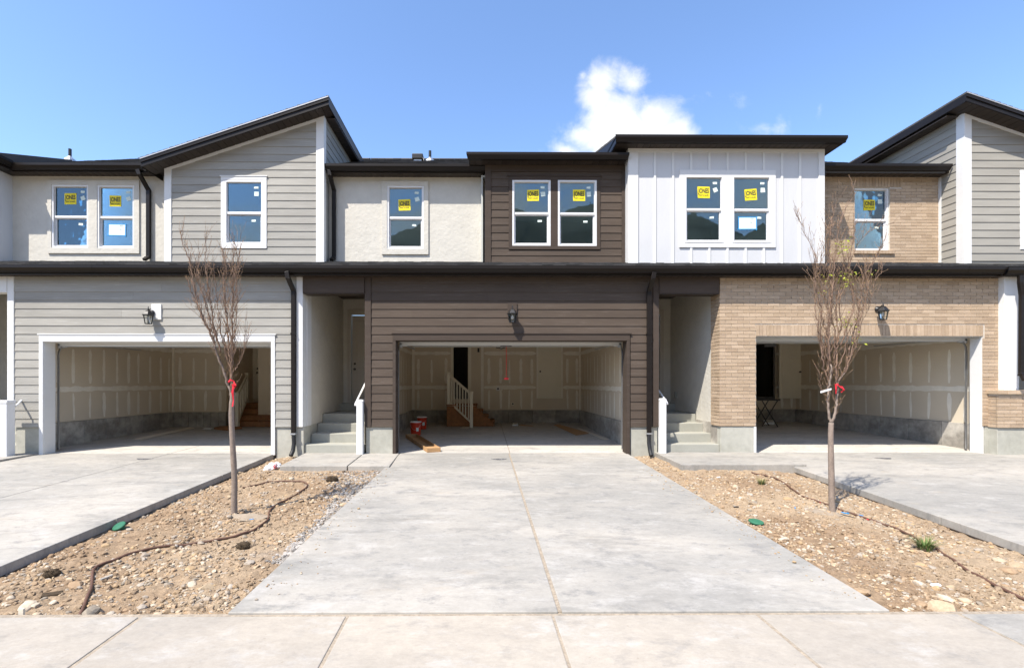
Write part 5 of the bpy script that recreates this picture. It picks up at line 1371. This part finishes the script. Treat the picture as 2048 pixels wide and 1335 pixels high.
def wall_box(name, label, cat, px, py, Y, w, hgt, mat, hole=None):
    x, z = X(px, Y), Z(py, Y, px); t = thing(name, label, cat, (x, Y, z))
    b = MB(); b.box(x - w / 2, x + w / 2, Y - .02, Y - .001, z - hgt / 2, z + hgt / 2); b.build('cover', mat, t, bevel=.004)
    if hole:
        b = MB(); b.lathe([(hole, 0), (hole, .006)], (x, Y - .021, z), 16, ax='y'); b.build('socket', M['black'], t)
wall_box('outlet', 'white square outlet with a round black socket on the garage back wall', 'outlet', 996, 777, 16.495, .11, .12, M['white_plastic'], .035)
wall_box('outlet', 'small grey blank plate beside the black socket on the garage back wall', 'outlet', 1003, 777.5, 16.495, .07, .11, M['mud'])
wall_box('outlet', 'small round black pipe stub low on the garage back wall under the red cord', 'pipe stub', 1025.5, 807, 16.495, .09, .09, M['mud'], .03)
wall_box('thermostat', 'small black control box beside the open inner doorway of the middle garage', 'control box', 957, 700, 16.495, .07, .14, M['black'])
# weather box on the entry stucco, facing left
t = thing('outlet_cover', 'grey weatherproof outlet cover low on the stucco wall of the right entry', 'outlet', (5.13, 12.6, 1.2))
x0 = X(1440) + .02; yy = x0 * 950 / (1354 - 968)
b = MB(); b.box(x0 - .045, x0 - .001, yy - .05, yy + .05, Z(796, yy, 1354), Z(783, yy, 1354)); b.build('cover', M['step_conc'], t, bevel=.008)
t = thing('recessed_light', 'round white recessed light in the dark ceiling of the left entry', 'ceiling light', (-3.1, 11.6, 3.85))
c = (X(718, 11.75), 11.75, 3.846)
b = MB(); b.lathe([(.085, 0), (.085, -.012), (.06, -.014)], c, 20); b.build('trim_ring', M['white_plastic'], t, smooth=False)

# ------------------------------------------------------------------ loose things on the garage floors
def bucket(px, py, label):
    p = G(px, py); t = thing('bucket', label, 'bucket', p, 'red buckets with white lids')
    b = MB(); b.lathe([(.128, .004), (.135, .012), (.150, .30), (.156, .302), (.156, .312), (.149, .316), (.151, .345), (.15, .36)], p, 24); b.build('body', M['bucket'], t, smooth=False)
    b = MB(); b.lathe([(.150, .361), (.160, .358), (.162, .376), (.155, .384), (.145, .384), (.140, .378), (.02, .378)], p, 24); b.build('lid', M['white_plastic'], t)
    b = MB(); pts = [(p.x + .158 * math.cos(a), p.y - .158 * math.sin(a) * .97, p.z + .315 - .16 * math.sin(a) ** 2) for a in np.linspace(0.05, math.pi - .05, 14)]; b.tube(pts, .004, 5); b.build('handle', M['steel'], t)
    b = MB(); n = 5; q = [(p.x + .1475 * math.cos(a), p.y + .1475 * math.sin(a)) for a in np.linspace(-1.35, -.85, n)]
    b.add([(u, v, p.z + .12) for u, v in q] + [(u, v, p.z + .22) for u, v in q], [(i, i + 1, n + i + 1, n + i) for i in range(n - 1)]); b.build('paper_label', M['label'], t)
bucket(831.5, 869.5, 'front orange red bucket with white lid just inside the middle garage')
bucket(844, 857.5, 'rear orange red bucket with white lid, half hidden behind the front bucket')
def oriented(A, B_, w, mk):
    A, B_ = Vector(A), Vector(B_); d = (B_ - A); L_ = d.length; d.normalize(); s = Vector((d.y, -d.x, 0)).normalized(); u = s.cross(d)
    return L_, lambda a, c, h: A + d * a + s * c + u * h
A_, B2 = G(822, 874.5), G(868, 904); B2 = A_ + (B2 - A_)
t = thing('cardboard_tray', 'long open cardboard tray lying in the mouth of the middle garage', 'cardboard box', (A_ + B2) / 2)
L_, P = oriented(A_, B2, .3, None); hw, hh, th = .15, .10, .006
def hx(b, a0, a1, c0, c1, h0, h1): b.hexa([P(a0, c0, h0), P(a1, c0, h0), P(a1, c1, h0), P(a0, c1, h0)], [P(a0, c0, h1), P(a1, c0, h1), P(a1, c1, h1), P(a0, c1, h1)])
b = MB(); hx(b, 0, L_, -hw, hw, .005, .005 + th); b.build('base', M['cardboard'], t)
for c in (-hw, hw - th):
    b = MB(); hx(b, 0, L_, c, c + th, .012, hh); b.build('side_flap', M['cardboard'], t)
for a in (0, L_ - th):
    b = MB(); hx(b, a, a + th, -hw + th + .001, hw - th - .001, .012, hh - .004); b.build('end_flap', M['cardboard'], t)
b = MB(); hx(b, L_ - .24, L_ - .005, -hw + .008, hw - .008, hh - .01, hh - .004); b.build('folded_flap', M['cardboard'], t)
def flat_sheet(name, label, cat, corners, mat, th=.008, lift=.004, group=None):
    P = [G(*c) for c in corners]; t = thing(name, label, cat, sum(P, Vector()) / len(P), group)
    b = MB(); b.hexa([(p.x, p.y, p.z + lift) for p in P], [(p.x, p.y, p.z + lift + th) for p in P]); b.build('sheet', mat, t); return t
flat_sheet('cardboard_sheet', 'flat brown cardboard sheet on the floor at the right of the middle garage', 'cardboard', [(1107, 849.5), (1119, 849), (1180, 866.5), (1152, 870.5)], M['cardboard'], .012)
flat_sheet('drywall_strip', 'thin pale strip lying beside the cardboard sheet in the middle garage', 'board', [(1153, 856), (1159, 856), (1219, 879), (1209, 880.5)], M['light_board'], .012)
flat_sheet('trim_board', 'long pale board lying along the left garage floor', 'board', [(267, 878.5), (281, 880.5), (389, 856), (380, 854.5)], M['light_board'], .018)
flat_sheet('paper_scrap', 'white paper scrap near the back of the middle garage floor', 'paper', [(1025, 851.5), (1036, 851.5), (1036, 848.5), (1026, 848)], M['paper'], .05)
flat_sheet('paper_scrap', 'thin brown scrap right of the white paper on the middle garage floor', 'paper', [(1037, 850), (1043, 851), (1067, 852), (1044, 849)], M['cardboard'], .01)
flat_sheet('paper_scrap', 'pale paper scrap at the foot of the middle garage stairs', 'paper', [(920, 856), (937, 857), (941, 854), (926, 853)], M['light_board'], .01)
flat_sheet('brown_paper', 'crumpled sheet of brown paper near the stairs in the left garage', 'paper', [(428, 858), (455, 861), (484, 857), (474, 853.5), (440, 855)], M['wood_step'], .05)
flat_sheet('paper_scrap', 'pale scrap beside the brown paper in the left garage', 'paper', [(405, 858), (420, 859), (426, 856), (410, 855)], M['paper'], .01)
t = flat_sheet('white_bag', 'white bundle lying on the dark floor at the back of the brick garage', 'bag', [(1527, 848), (1549, 848.5), (1549, 843), (1526, 842)], M['paper'], .06)
# folding work stand at the left of the brick garage
P0 = G(1530, 852); yy = P0.y
t = thing('folding_table', 'black folding work stand at the dark left side of the brick garage', 'work stand', P0)
x0, x1 = X(1470, yy), X(1549, yy); zt = Z(797, yy, 1520)
b = MB(); b.box(x0, x1, yy - .3, yy + .3, zt - .05, zt - .0); b.build('top', M['black'], t, bevel=.01)
b = MB(); b.box(x0 + .1, x1 - .04, yy - .12, yy + .1, zt + .001, zt + .07); b.build('tray', M['black'], t, bevel=.02)
for s, yo in ((1, -.24), (-1, .24)):
    for q in (1, -1):
        b = MB(); b.tube([(x1 - .30 + q * .25, yy + yo, zt - .05), (x1 - .30 - q * .24, yy + yo + .03 * q, gz(yy) + .01)], .018, 6); b.build('leg', M['black'], t)

# ------------------------------------------------------------------ young trees
def tree(seed, base_px, base_py, label, fork_z, top_z, limbs, trunk_pts, leaves=0):
    rnd = random.Random(seed)
    p0 = G(base_px, base_py, -.08); Y = p0.y
    W = lambda px, py, dy=0.0: Vector((X(px, Y), Y + dy, Z(py, Y, px)))
    t = thing('young_tree', label, 'tree', p0, 'young street trees')
    tb = MB(); pts = [p0 + Vector((0, 0, -.06)), p0 + Vector((.0, 0, .03))] + [W(*q) for q in trunk_pts]
    # resample
    def dense(P, k):
        out = []
        for i in range(len(P) - 1):
            a, b2, c, d = P[max(i - 1, 0)], P[i], P[i + 1], P[min(i + 2, len(P) - 1)]
            for j in range(k):
                s = j / k; out.append(.5 * ((2 * b2) + (c - a) * s + (2 * a - 5 * b2 + 4 * c - d) * s * s + (3 * b2 - a - 3 * c + d) * s ** 3))
        out.append(P[-1]); return out
    D = dense(pts, 5); n = len(D)
    rad = [.040 - .010 * (i / n) + .012 * max(0, 1 - i / (n * .1)) + rnd.uniform(-.0012, .0012) for i in range(n)]
    tb.tube(D, rad, 12)
    cb, bb, lb = MB(), MB(), MB(); tips = []
    def bud(p, d, s):
        q = d.normalized() * s * 2.2; e = Vector((rnd.uniform(-1, 1), rnd.uniform(-1, 1), rnd.uniform(-1, 1))); e = (e - d.normalized() * e.dot(d.normalized())).normalized() * s * .55; g = d.normalized().cross(e)
        bb.add([p, p + q * .45 + e, p + q * .45 - e * .5 + g * .87, p + q * .45 - e * .5 - g * .87, p + q], [(0, 1, 2), (0, 2, 3), (0, 3, 1), (4, 2, 1), (4, 3, 2), (4, 1, 3)])
    def grow(p, d, L_, r, lvl, lift):
        steps = max(3, int(L_ / .075)); P = [p.copy()]; d = d.normalized(); ds = []
        for i in range(steps):
            w = .13 if lvl == 1 else .17
            d = (d + Vector((rnd.gauss(0, w), rnd.gauss(0, w), lift * .10 + rnd.gauss(0, .04)))).normalized(); p = p + d * (L_ / steps); P.append(p); ds.append(d.copy())
        rs = [max(.0016, r * (1 - .82 * i / steps)) for i in range(steps + 1)]
        cb.tube(P, rs, 6 if lvl == 1 else (4 if lvl == 2 else 3), cap=True)
        tips.append(p)
        for i in range(1, steps):
            if rnd.random() < (.65 if lvl > 1 else .45):
                side = Vector((rnd.gauss(0, 1), rnd.gauss(0, 1), .35)).normalized(); bud(P[i] + side * rs[i], side + ds[i], rnd.uniform(.0035, .007))
        bud(P[-1], ds[-1], .007)
        return P, ds, rs
    for (spts, r0) in limbs:
        # a main limb follows the measured course, its depth is free
        dy = 0; Q = []; ang = rnd.uniform(-1, 1)
        for i, (px, py) in enumerate(spts):
            dy += 0 if i == 0 else ang * .035 + rnd.uniform(-.025, .025); Q.append(W(px, py, dy))
        Dm = dense(Q, 6); k = len(Dm)
        Dm = [q + Vector((rnd.gauss(0, .006), rnd.gauss(0, .006), 0)) for q in Dm]
        rs = [max(.0028, r0 * (1 - .86 * (i / k) ** .62)) for i in range(k)]
        if r0 > .018:
            h_ = k * 2 // 5; tb.tube(Dm[:h_ + 1], rs[:h_ + 1], 9); cb.tube(Dm[h_:], rs[h_:], 7)
        else: cb.tube(Dm, rs, 8 if r0 > .012 else 6)
        for i in range(3, k - 1):
            f = i / k; d = (Dm[i + 1] - Dm[i]).normalized()
            if rnd.random() < (.8 if r0 > .005 else .15):
                a = rnd.uniform(0, 6.28); out = Vector((math.cos(a), math.sin(a), 0)); dd = (d * .8 + out * rnd.uniform(.12, .36) + Vector((0, 0, .65)))
                L2 = rnd.uniform(.15, .58) * (1.15 - .65 * f) * (.35 if f < .22 else 1); P, ds, r2 = grow(Dm[i], dd, L2, min(rs[i] * .5, .0046), 2, .9)
                for j in range(1, len(P) - 1):
                    if rnd.random() < .40:
                        a = rnd.uniform(0, 6.28); d3 = ds[j] * .8 + Vector((math.cos(a), math.sin(a), .5)) * .5
                        grow(P[j], d3, rnd.uniform(.05, .24), .0022, 3, .6)
            if rnd.random() < .5:
                side = Vector((rnd.gauss(0, 1), rnd.gauss(0, 1), .2)).normalized(); grow(Dm[i], side * .7 + d * .5, rnd.uniform(.02, .08), .0024, 3, .3)
    tb.build('trunk', M['bark'], t, smooth=True); cb.build('crown', M['twig'], t, smooth=True, recalc=False); bb.build('buds', M['bud'], t, kind='stuff', recalc=False)
    for (px, py, rr, cnt) in (leaves or []):
        for i in range(cnt):
            c = W(px + rnd.gauss(0, rr), py + rnd.gauss(0, rr * 1.1), rnd.gauss(0, .08)); s = rnd.uniform(.010, .024)
            a = Vector((rnd.gauss(0, 1), rnd.gauss(0, 1), rnd.gauss(0, .6))).normalized(); e = a.cross(Vector((rnd.gauss(0, 1), rnd.gauss(0, 1), rnd.gauss(0, 1)))).normalized(); g = a.cross(e)
            lb.add([c - a * s, c + e * s * .5 + g * s * .15, c + a * s, c - e * s * .5 + g * s * .15], [(0, 1, 2), (0, 2, 3)])
    if leaves: lb.build('leaves', M['leaf'], t, kind='stuff', recalc=False)
    return t, W
tl, WL_ = tree(31, 468.5, 1031, 'slim bare young tree in front of the grey house, red ribbon round its fork', 1.57, 3.4,
    [([(464, 795), (458, 768), (449, 735), (441, 705), (436, 682), (430, 660), (418, 630), (411, 600), (404, 560), (398, 530), (384, 495), (380, 470)], .020),
     ([(436, 683), (428, 668), (418, 640), (408, 610), (398, 585), (390, 560), (386, 530), (389, 500)], .011),
     ([(441, 705), (432, 650), (428, 610), (424, 560), (424, 520), (426, 480)], .013),
     ([(466, 790), (464, 760), (463, 730), (461, 700), (458, 660), (455, 620), (455, 580), (454, 540), (452, 505)], .017),
     ([(468, 795), (468, 765), (470, 735), (473, 705), (479, 670), (483, 630), (487, 590), (492, 560), (500, 530), (497, 500)], .013),
     ([(464, 735), (470, 690), (474, 650), (476, 610), (478, 570), (484, 540), (489, 500)], .010),
     ([(460, 735), (452, 700), (444, 660), (440, 620), (436, 570), (434, 530)], .010),
     ([(470, 740), (478, 725), (486, 712), (493, 690), (492, 668)], .007), ([(463, 720), (467, 680), (466, 640), (468, 590), (466, 540), (470, 505)], .010),
     ([(432, 670), (416, 655), (404, 632), (396, 600), (388, 575)], .007), ([(452, 720), (447, 680), (452, 640), (446, 600), (448, 550), (440, 510)], .009)],
    [(468.5, 1000), (469, 960), (466, 900), (463.5, 850), (463, 820), (465, 795), (465.5, 785)])
tr, WR_ = tree(57, 1664.5, 1026, 'young tree before the brick house, with white tag and few yellow green leaves', 1.1, 3.8,
    [([(1662, 845), (1658, 825), (1656, 795), (1657, 765), (1655, 740), (1650, 700), (1648, 660), (1650, 600), (1656, 540), (1658, 480), (1664, 440), (1690, 395)], .019),
     ([(1664, 845), (1671, 820), (1674, 790), (1677, 765), (1690, 745), (1700, 715), (1712, 675), (1722, 630), (1732, 580), (1742, 545), (1758, 530)], .019),
     ([(1657, 765), (1645, 740), (1636, 710), (1628, 670), (1620, 620), (1616, 570), (1610, 545), (1605, 530)], .013),
     ([(1672, 780), (1672, 740), (1676, 700), (1678, 650), (1680, 600), (1692, 560), (1706, 520), (1716, 480), (1722, 455)], .014),
     ([(1655, 745), (1662, 700), (1664, 650), (1668, 600), (1672, 550), (1674, 500), (1681, 440), (1690, 400)], .014),
     ([(1690, 745), (1698, 700), (1702, 660), (1712, 610), (1716, 560), (1728, 520), (1738, 500)], .010),
     ([(1650, 720), (1640, 680), (1634, 640), (1633, 590), (1627, 545), (1636, 490), (1648, 450)], .010),
     ([(1662, 700), (1655, 660), (1644, 610), (1640, 560), (1643, 510), (1622, 450), (1611, 418)], .010),
     ([(1680, 690), (1690, 650), (1700, 610), (1690, 560), (1695, 510), (1720, 470), (1765, 455)], .010),
     ([(1668, 720), (1668, 670), (1660, 620), (1665, 560), (1652, 500), (1660, 450)], .010), ([(1700, 715), (1716, 690), (1728, 650), (1745, 610), (1755, 560), (1776, 540)], .007),
     ([(1672, 690), (1686, 650), (1684, 600), (1700, 570), (1705, 530), (1700, 480), (1730, 440)], .009), ([(1655, 802), (1646, 785), (1640, 765), (1641, 745)], .004),
     ([(1658, 730), (1648, 690), (1656, 640), (1650, 580), (1668, 530), (1670, 480)], .009), ([(1676, 740), (1686, 700), (1690, 660), (1708, 640), (1716, 600), (1712, 550)], .008)],
    [(1663.5, 1000), (1663, 960), (1662, 910), (1661.5, 870), (1662.5, 845)],
    leaves=[(1684, 500, 5, 40), (1692, 558, 7, 60), (1690, 485, 4, 22), (1690, 647, 8, 40), (1655, 555, 6, 14), (1712, 678, 8, 12), (1740, 545, 3, 6), (1640, 585, 4, 6)])
def ribbon(W, pts_loop, tails, label):
    t = thing('ribbon', label, 'ribbon', W(*pts_loop[0]), 'red tree ribbons')
    b = MB(); q = []
    for nm, chain, w in [('band', pts_loop, .013)] + [('tail', c, .012) for c in tails]:
        b = MB(); P = [W(px, py, -.05 - .012 * (i % 2)) for i, (px, py) in enumerate(chain)]
        A = []; B_ = []
        for i, p in enumerate(P):
            d = (P[min(i + 1, len(P) - 1)] - P[max(i - 1, 0)]).normalized(); s = Vector((-d.z, .25 * math.sin(i * 1.7), d.x)).normalized() * w * (.8 + .3 * math.sin(i * 2.1)); A.append(p + s); B_.append(p - s)
        n = len(A); up = Vector((0, -.003, 0))
        for i in range(n - 1): b.hexa([A[i], A[i + 1], B_[i + 1], B_[i]], [A[i] + up, A[i + 1] + up, B_[i + 1] + up, B_[i] + up])
        b.build(nm, M['red'], t)
    return t
ribbon(WL_, [(461, 764), (466, 759), (472, 762), (474, 768), (468, 770)], [[(472, 764), (476, 770), (472, 776)], [(471, 770), (470, 785), (471, 800), (470, 812)]], 'red ribbon with a long tail tied at the fork of the slim left tree')
ribbon(WR_, [(1664, 770), (1668, 768), (1673, 772), (1679, 776)], [[(1666, 769), (1665, 778), (1666, 787)], [(1677, 772), (1681, 779), (1676, 784)]], 'red ribbon tied round the fork of the tree with the white tag')
t = thing('tree_tag', 'white paper tag hanging from the left side of the tree by the brick garage', 'tag', WR_(1646, 782))
b = MB(); P = [WR_(1634.5, 785.5, -.06), WR_(1657.5, 779, -.05), WR_(1657, 775.5, -.05), WR_(1634, 781.5, -.06)]; b.hexa(P, [p + Vector((0, -.002, 0)) for p in P]); b.build('paper', M['white_plastic'], t)

# ------------------------------------------------------------------ bed things
def on_soil(px, py, lift=0.0):
    p = G(px, py, -.085); 
    for _ in range(4): p = G(px, py, soil_z(p.x, p.y) - gz(p.y))
    return Vector((p.x, p.y, soil_z(p.x, p.y) + lift))
def spline(P, k=8):
    out = []
    for i in range(len(P) - 1):
        a, b2, c, d = P[max(i - 1, 0)], P[i], P[i + 1], P[min(i + 2, len(P) - 1)]
        for j in range(k):
            s = j / k; out.append(.5 * ((2 * b2) + (c - a) * s + (2 * a - 5 * b2 + 4 * c - d) * s * s + (3 * b2 - a - 3 * c + d) * s ** 3))
    out.append(P[-1]); return out
def hose(name, label, cat, pts, r, mat, group=None, lift=1.15):
    P = spline([on_soil(*p) for p in pts], 9); P = [Vector((p.x, p.y, max(p.z, soil_z(p.x, p.y) + r * lift))) for p in P]
    zs = [p.z for p in P]
    for i in range(2, len(P) - 2): P[i].z = max(sum(zs[i - 2:i + 3]) / 5, soil_z(P[i].x, P[i].y) + r * .2)
    b = MB(); b.tube(P, r, 10); o = b.build(name, mat, smooth=True, label=label, cat=cat, group=group, origin=P[0]); return o
hose('irrigation_hose', 'long brown irrigation hose curling across the left soil bed', 'hose', [(158, 1236), (172, 1205), (183, 1175), (185, 1155), (192, 1137), (210, 1127), (250, 1112), (300, 1101), (360, 1093), (420, 1085), (470, 1074), (510, 1058), (534, 1042), (540, 1022), (556, 1008), (580, 996), (604, 982), (614, 973), (612, 967), (595, 963), (560, 963), (530, 966), (505, 972), (485, 977)], .0125, M['hose'])
hose('irrigation_hose', 'brown irrigation hose running along the right soil bed to the edge of the photo', 'hose', [(1503, 947), (1512, 947.5), (1540, 955), (1572, 970), (1605, 992), (1640, 1006), (1680, 1022), (1720, 1033), (1770, 1050), (1815, 1070), (1860, 1093), (1885, 1110), (1930, 1140), (1985, 1172), (2055, 1206)], .0125, M['hose'])
hose('drip_tube', 'thin black drip tube from the hose to the rootless clump in the left bed', 'tube', [(434, 1084), (437, 1092), (446, 1097), (466, 1095), (480, 1088)], .004, M['drip'], 'thin drip tubes')
hose('drip_tube', 'thin straight drip tube by the dead clump near the left edge', 'tube', [(188, 1140), (160, 1139), (135, 1140), (112, 1141)], .004, M['drip'], 'thin drip tubes')
hose('drip_tube', 'thin drip tube circling the foot of the left tree', 'tube', [(536, 1036), (510, 1038), (480, 1043), (463, 1040), (468, 1026), (500, 1018), (538, 1012)], .0035, M['drip'], 'thin drip tubes')
hose('drip_tube', 'thin drip tube looping by the tall grass tuft in the right bed', 'tube', [(1840, 1092), (1815, 1093), (1799, 1086), (1803, 1079), (1820, 1077)], .0045, M['drip'], 'thin drip tubes')
hose('drip_tube', 'thin drip tube at the foot of the right tree', 'tube', [(1632, 1011), (1650, 1020), (1690, 1030), (1735, 1042)], .004, M['drip'], 'thin drip tubes')
def valve_lid(px, py, label, tilt, s=1.0):
    p = on_soil(px, py, .03); t = thing('valve_cover', label, 'valve cover', p, 'green irrigation valve covers')
    A = Matrix.Rotation(tilt[0], 3, 'X') @ Matrix.Rotation(tilt[1], 3, 'Y')
    b = MB(); b.lathe([(.078 * s, 0), (.084 * s, .004), (.084 * s, .014), (.076 * s, .02), (.02, .022)], (0, 0, 0), 22); b.v = [tuple(A @ Vector(q) + p) for q in b.v]; b.build('lid', M['valve'], t)
    b = MB(); b.lathe([(.045 * s, -.09), (.05 * s, -.06), (.066 * s, -.002)], (0, 0, 0), 18); b.v = [tuple(A @ Vector(q) + p) for q in b.v]; b.build('body', M['valve'], t)
valve_lid(1512, 1049, 'round green valve cover standing proud of the right bed beside the driveway', (.12, .05))
valve_lid(239, 1057, 'small tilted green valve cover half buried in the left bed', (.5, -.2), .85)
def root_clump(px, py, s, label, seed):
    p = on_soil(px, py, .0); rnd = random.Random(seed); t = thing('root_clump', label, 'plant plug', p, 'dark dug out plant plugs')
    V0, F0 = ico(3); b = MB(); b.add([(p.x + v[0] * s * 1.1 * (1 + .25 * noise.noise(Vector(v) * 3 + Vector((seed, 0, 0)))), p.y + v[1] * s * .9 * (1 + .25 * noise.noise(Vector(v) * 4 + Vector((seed, 3, 0)))), p.z + s * .25 + v[2] * s * .62 * (1 + .35 * noise.noise(Vector(v) * 5))) for v in V0], [tuple(f) for f in F0]); b.build('root_ball', M['root'], t, smooth=True)
    b = MB()
    for i in range(110):
        a = rnd.uniform(0, 6.28); q = p + Vector((math.cos(a) * s * rnd.uniform(0, .9), math.sin(a) * s * rnd.uniform(0, .8), s * rnd.uniform(.2, .75))); d = Vector((math.cos(a) + rnd.gauss(0, .5), math.sin(a) + rnd.gauss(0, .5), rnd.uniform(-.2, .9))).normalized()
        b.tube([q, q + d * s * .3, q + d * s * .55 + Vector((0, 0, -s * .1))], [.003, .0022, .001], 3, cap=False)
    b.build('dead_blades', M['root'], t, kind='stuff', recalc=False)
root_clump(487, 1094, .066, 'dark root clump beside the hose in the middle of the left bed', 1)
root_clump(104, 1150, .062, 'dark dead clump near the left edge in front of the left driveway', 2)
root_clump(664, 962, .09, 'dark clump near the top of the left bed beside the driveway', 3)
def tuft(px, py, h, n, label, seed, dry=.2):
    p = on_soil(px, py, .0); rnd = random.Random(seed); t = thing('grass_tuft', label, 'grass plant', p, 'grass plants in the right bed')
    for nm, mat, cnt in (('green_blades', M['grass'], int(n * (1 - dry))), ('dry_blades', M['dry_grass'], int(n * dry))):
        b = MB()
        for i in range(cnt):
            a = rnd.uniform(0, 6.28); r = rnd.uniform(0, .35) * h; base = p + Vector((math.cos(a) * r, math.sin(a) * r, -.01)); lean = rnd.uniform(.15, .95 if nm[0] == 'g' else 1.3); L_ = h * rnd.uniform(.55, 1.1); w = rnd.uniform(.0025, .0045)
            d = Vector((math.cos(a), math.sin(a), 0)); s = Vector((-d.y, d.x, 0)) * w; ctl = []
            for k in range(5):
                f = k / 4; q = base + d * (lean * L_ * f * f * .75 + L_ * f * .15) + Vector((0, 0, L_ * (f - .42 * lean * f * f))); ctl.append((q - s * (1 - f * .9), q + s * (1 - f * .9)))
            for k in range(4): b.quad(ctl[k][0], ctl[k][1], ctl[k + 1][1], ctl[k + 1][0])
        b.build(nm, mat, t, kind='stuff', recalc=False)
    V0, F0 = ico(2); s = h * .38; b = MB(); b.add([(p.x + v[0] * s, p.y + v[1] * s * .9, p.z - s * .1 + v[2] * s * .6) for v in V0], [tuple(f) for f in F0]); b.build('root_ball', M['root'], t, smooth=True)
tuft(1850, 1098, .17, 240, 'green grass tuft on a dark root ball beside the hose in the right bed', 4)
tuft(1523, 968, .14, 130, 'small half dry grass tuft near the entry pad in the right bed', 5, .45)
t = thing('plastic_bag', 'crumpled white plastic bag with red print on the soil by the left entry pad', 'bag', on_soil(545, 938))
p = on_soil(545, 938, .05); V0, F0 = ico(4); b = MB(); ww = X(560, p.y) - X(528, p.y)
vv = []
for v in V0:
    v = Vector(v); k = 1 + .22 * noise.noise(v * 2.2) + .16 * noise.noise(v * 6) + .05 * noise.noise(v * 15); vv.append((p.x + v.x * ww * .5 * k, p.y + v.y * .12 * k, p.z + v.z * .085 * k + .03 * v.x))
b.add(vv, [tuple(f) for f in F0]); b.build('bag_body', M['white_plastic'], t, smooth=True)
b = MB(); i0 = [i for i, f in enumerate(F0) if all(V0[q][1] < -.35 and .35 < V0[q][0] < .85 and abs(V0[q][2] - .1) < .55 for q in f) and (int(sum(V0[q][2] for q in f) * 5) % 2 == 0)]
for i in i0: b.add([Vector(vv[q]) + Vector((0, -.004, .001)) for q in F0[i]], [(0, 1, 2)])
if b.v: b.build('red_print', M['red'], t, recalc=False)
def stake(px, py, w, h, rot, label, mat='light_board'):
    p = on_soil(px, py); t = thing('wood_stake', label, 'stake', p, 'wooden stakes'); b = MB(); A = Matrix.Rotation(rot, 3, 'Y'); b.box(-w / 2, w / 2, -.008, .008, -.05, h); b.v = [tuple(A @ Vector(q) + p) for q in b.v]; b.build('stick', M[mat], t)
stake(43, 1233, .036, .065, .03, 'short pale wooden stake at the sidewalk edge near the bottom left corner')
stake(313, 1013, .022, .06, -.35, 'short pale wooden stake leaning on the edge of the left driveway')
def chip(px, py, ln, wd, rot, mat, label, name='debris', cat='debris'):
    p = on_soil(px, py, .012); b = MB(); A = Matrix.Rotation(rot, 3, 'Z') @ Matrix.Rotation(.2, 3, 'X'); b.box(-ln / 2, ln / 2, -wd / 2, wd / 2, -.006, .006); b.v = [tuple(A @ Vector(q) + p) for q in b.v]
    b.build(name, M[mat], label=label, cat=cat, group='bits of debris in the beds', origin=p)
chip(104, 1190, .13, .05, .45, 'root', 'dark bark chip near the bottom left corner of the left bed')
chip(213, 1157, .10, .018, 1.3, 'stem', 'grey scrap strip below the bend of the left hose')
chip(503, 1040, .045, .012, .6, 'blue', 'small blue plastic bit by the foot of the left tree')
chip(1690, 1026, .085, .012, -.6, 'blue', 'blue marker strip right of the right tree base')
chip(1722, 1032, .05, .012, -1.0, 'blue', 'short blue marker bit further along the right hose')
chip(1590, 1016, .05, .010, 1.0, 'blue', 'small blue bit left of the right tree base')
chip(1735, 1040, .02, .014, 0, 'red', 'tiny red connector on the right hose')
chip(1641, 1007, .02, .014, 0, 'red', 'tiny red connector on the hose left of the right tree')
chip(1472, 1015, .07, .012, .1, 'drip', 'thin dark sliver near the driveway in the right bed')
chip(1437, 955, .06, .03, .3, 'paper', 'white paper scrap in the right bed near the pad')
chip(1872, 1172, .08, .035, .1, 'paper', 'white scrap among the stones at the lower right')
chip(1762, 993, .05, .05, .5, 'paper', 'grey white scrap at the edge of the right driveway')
# flat fabric collars at the tree feet
for px, py, label in ((500, 1032, 'smooth patch of dried silt at the foot of the left tree'), (1650, 1024, 'smooth patch of dried silt at the foot of the right tree')):
    p = on_soil(px, py); b = MB(); n = 18; rnd = random.Random(px); pts = []
    for i in range(n):
        a = 6.283 * i / n; r = rnd.uniform(.8, 1.15); pts.append((p.x + math.cos(a) * .24 * r, p.y + math.sin(a) * .17 * r))
    b.add([(p.x, p.y, soil_z(p.x, p.y) + .028)] + [(a, c, soil_z(a, c) + .004) for a, c in pts], [(0, i + 1, (i + 1) % n + 1) for i in range(n)])
    b.build('silt_patch', M['silt'], label=label, cat='silt patch', origin=p, smooth=True)
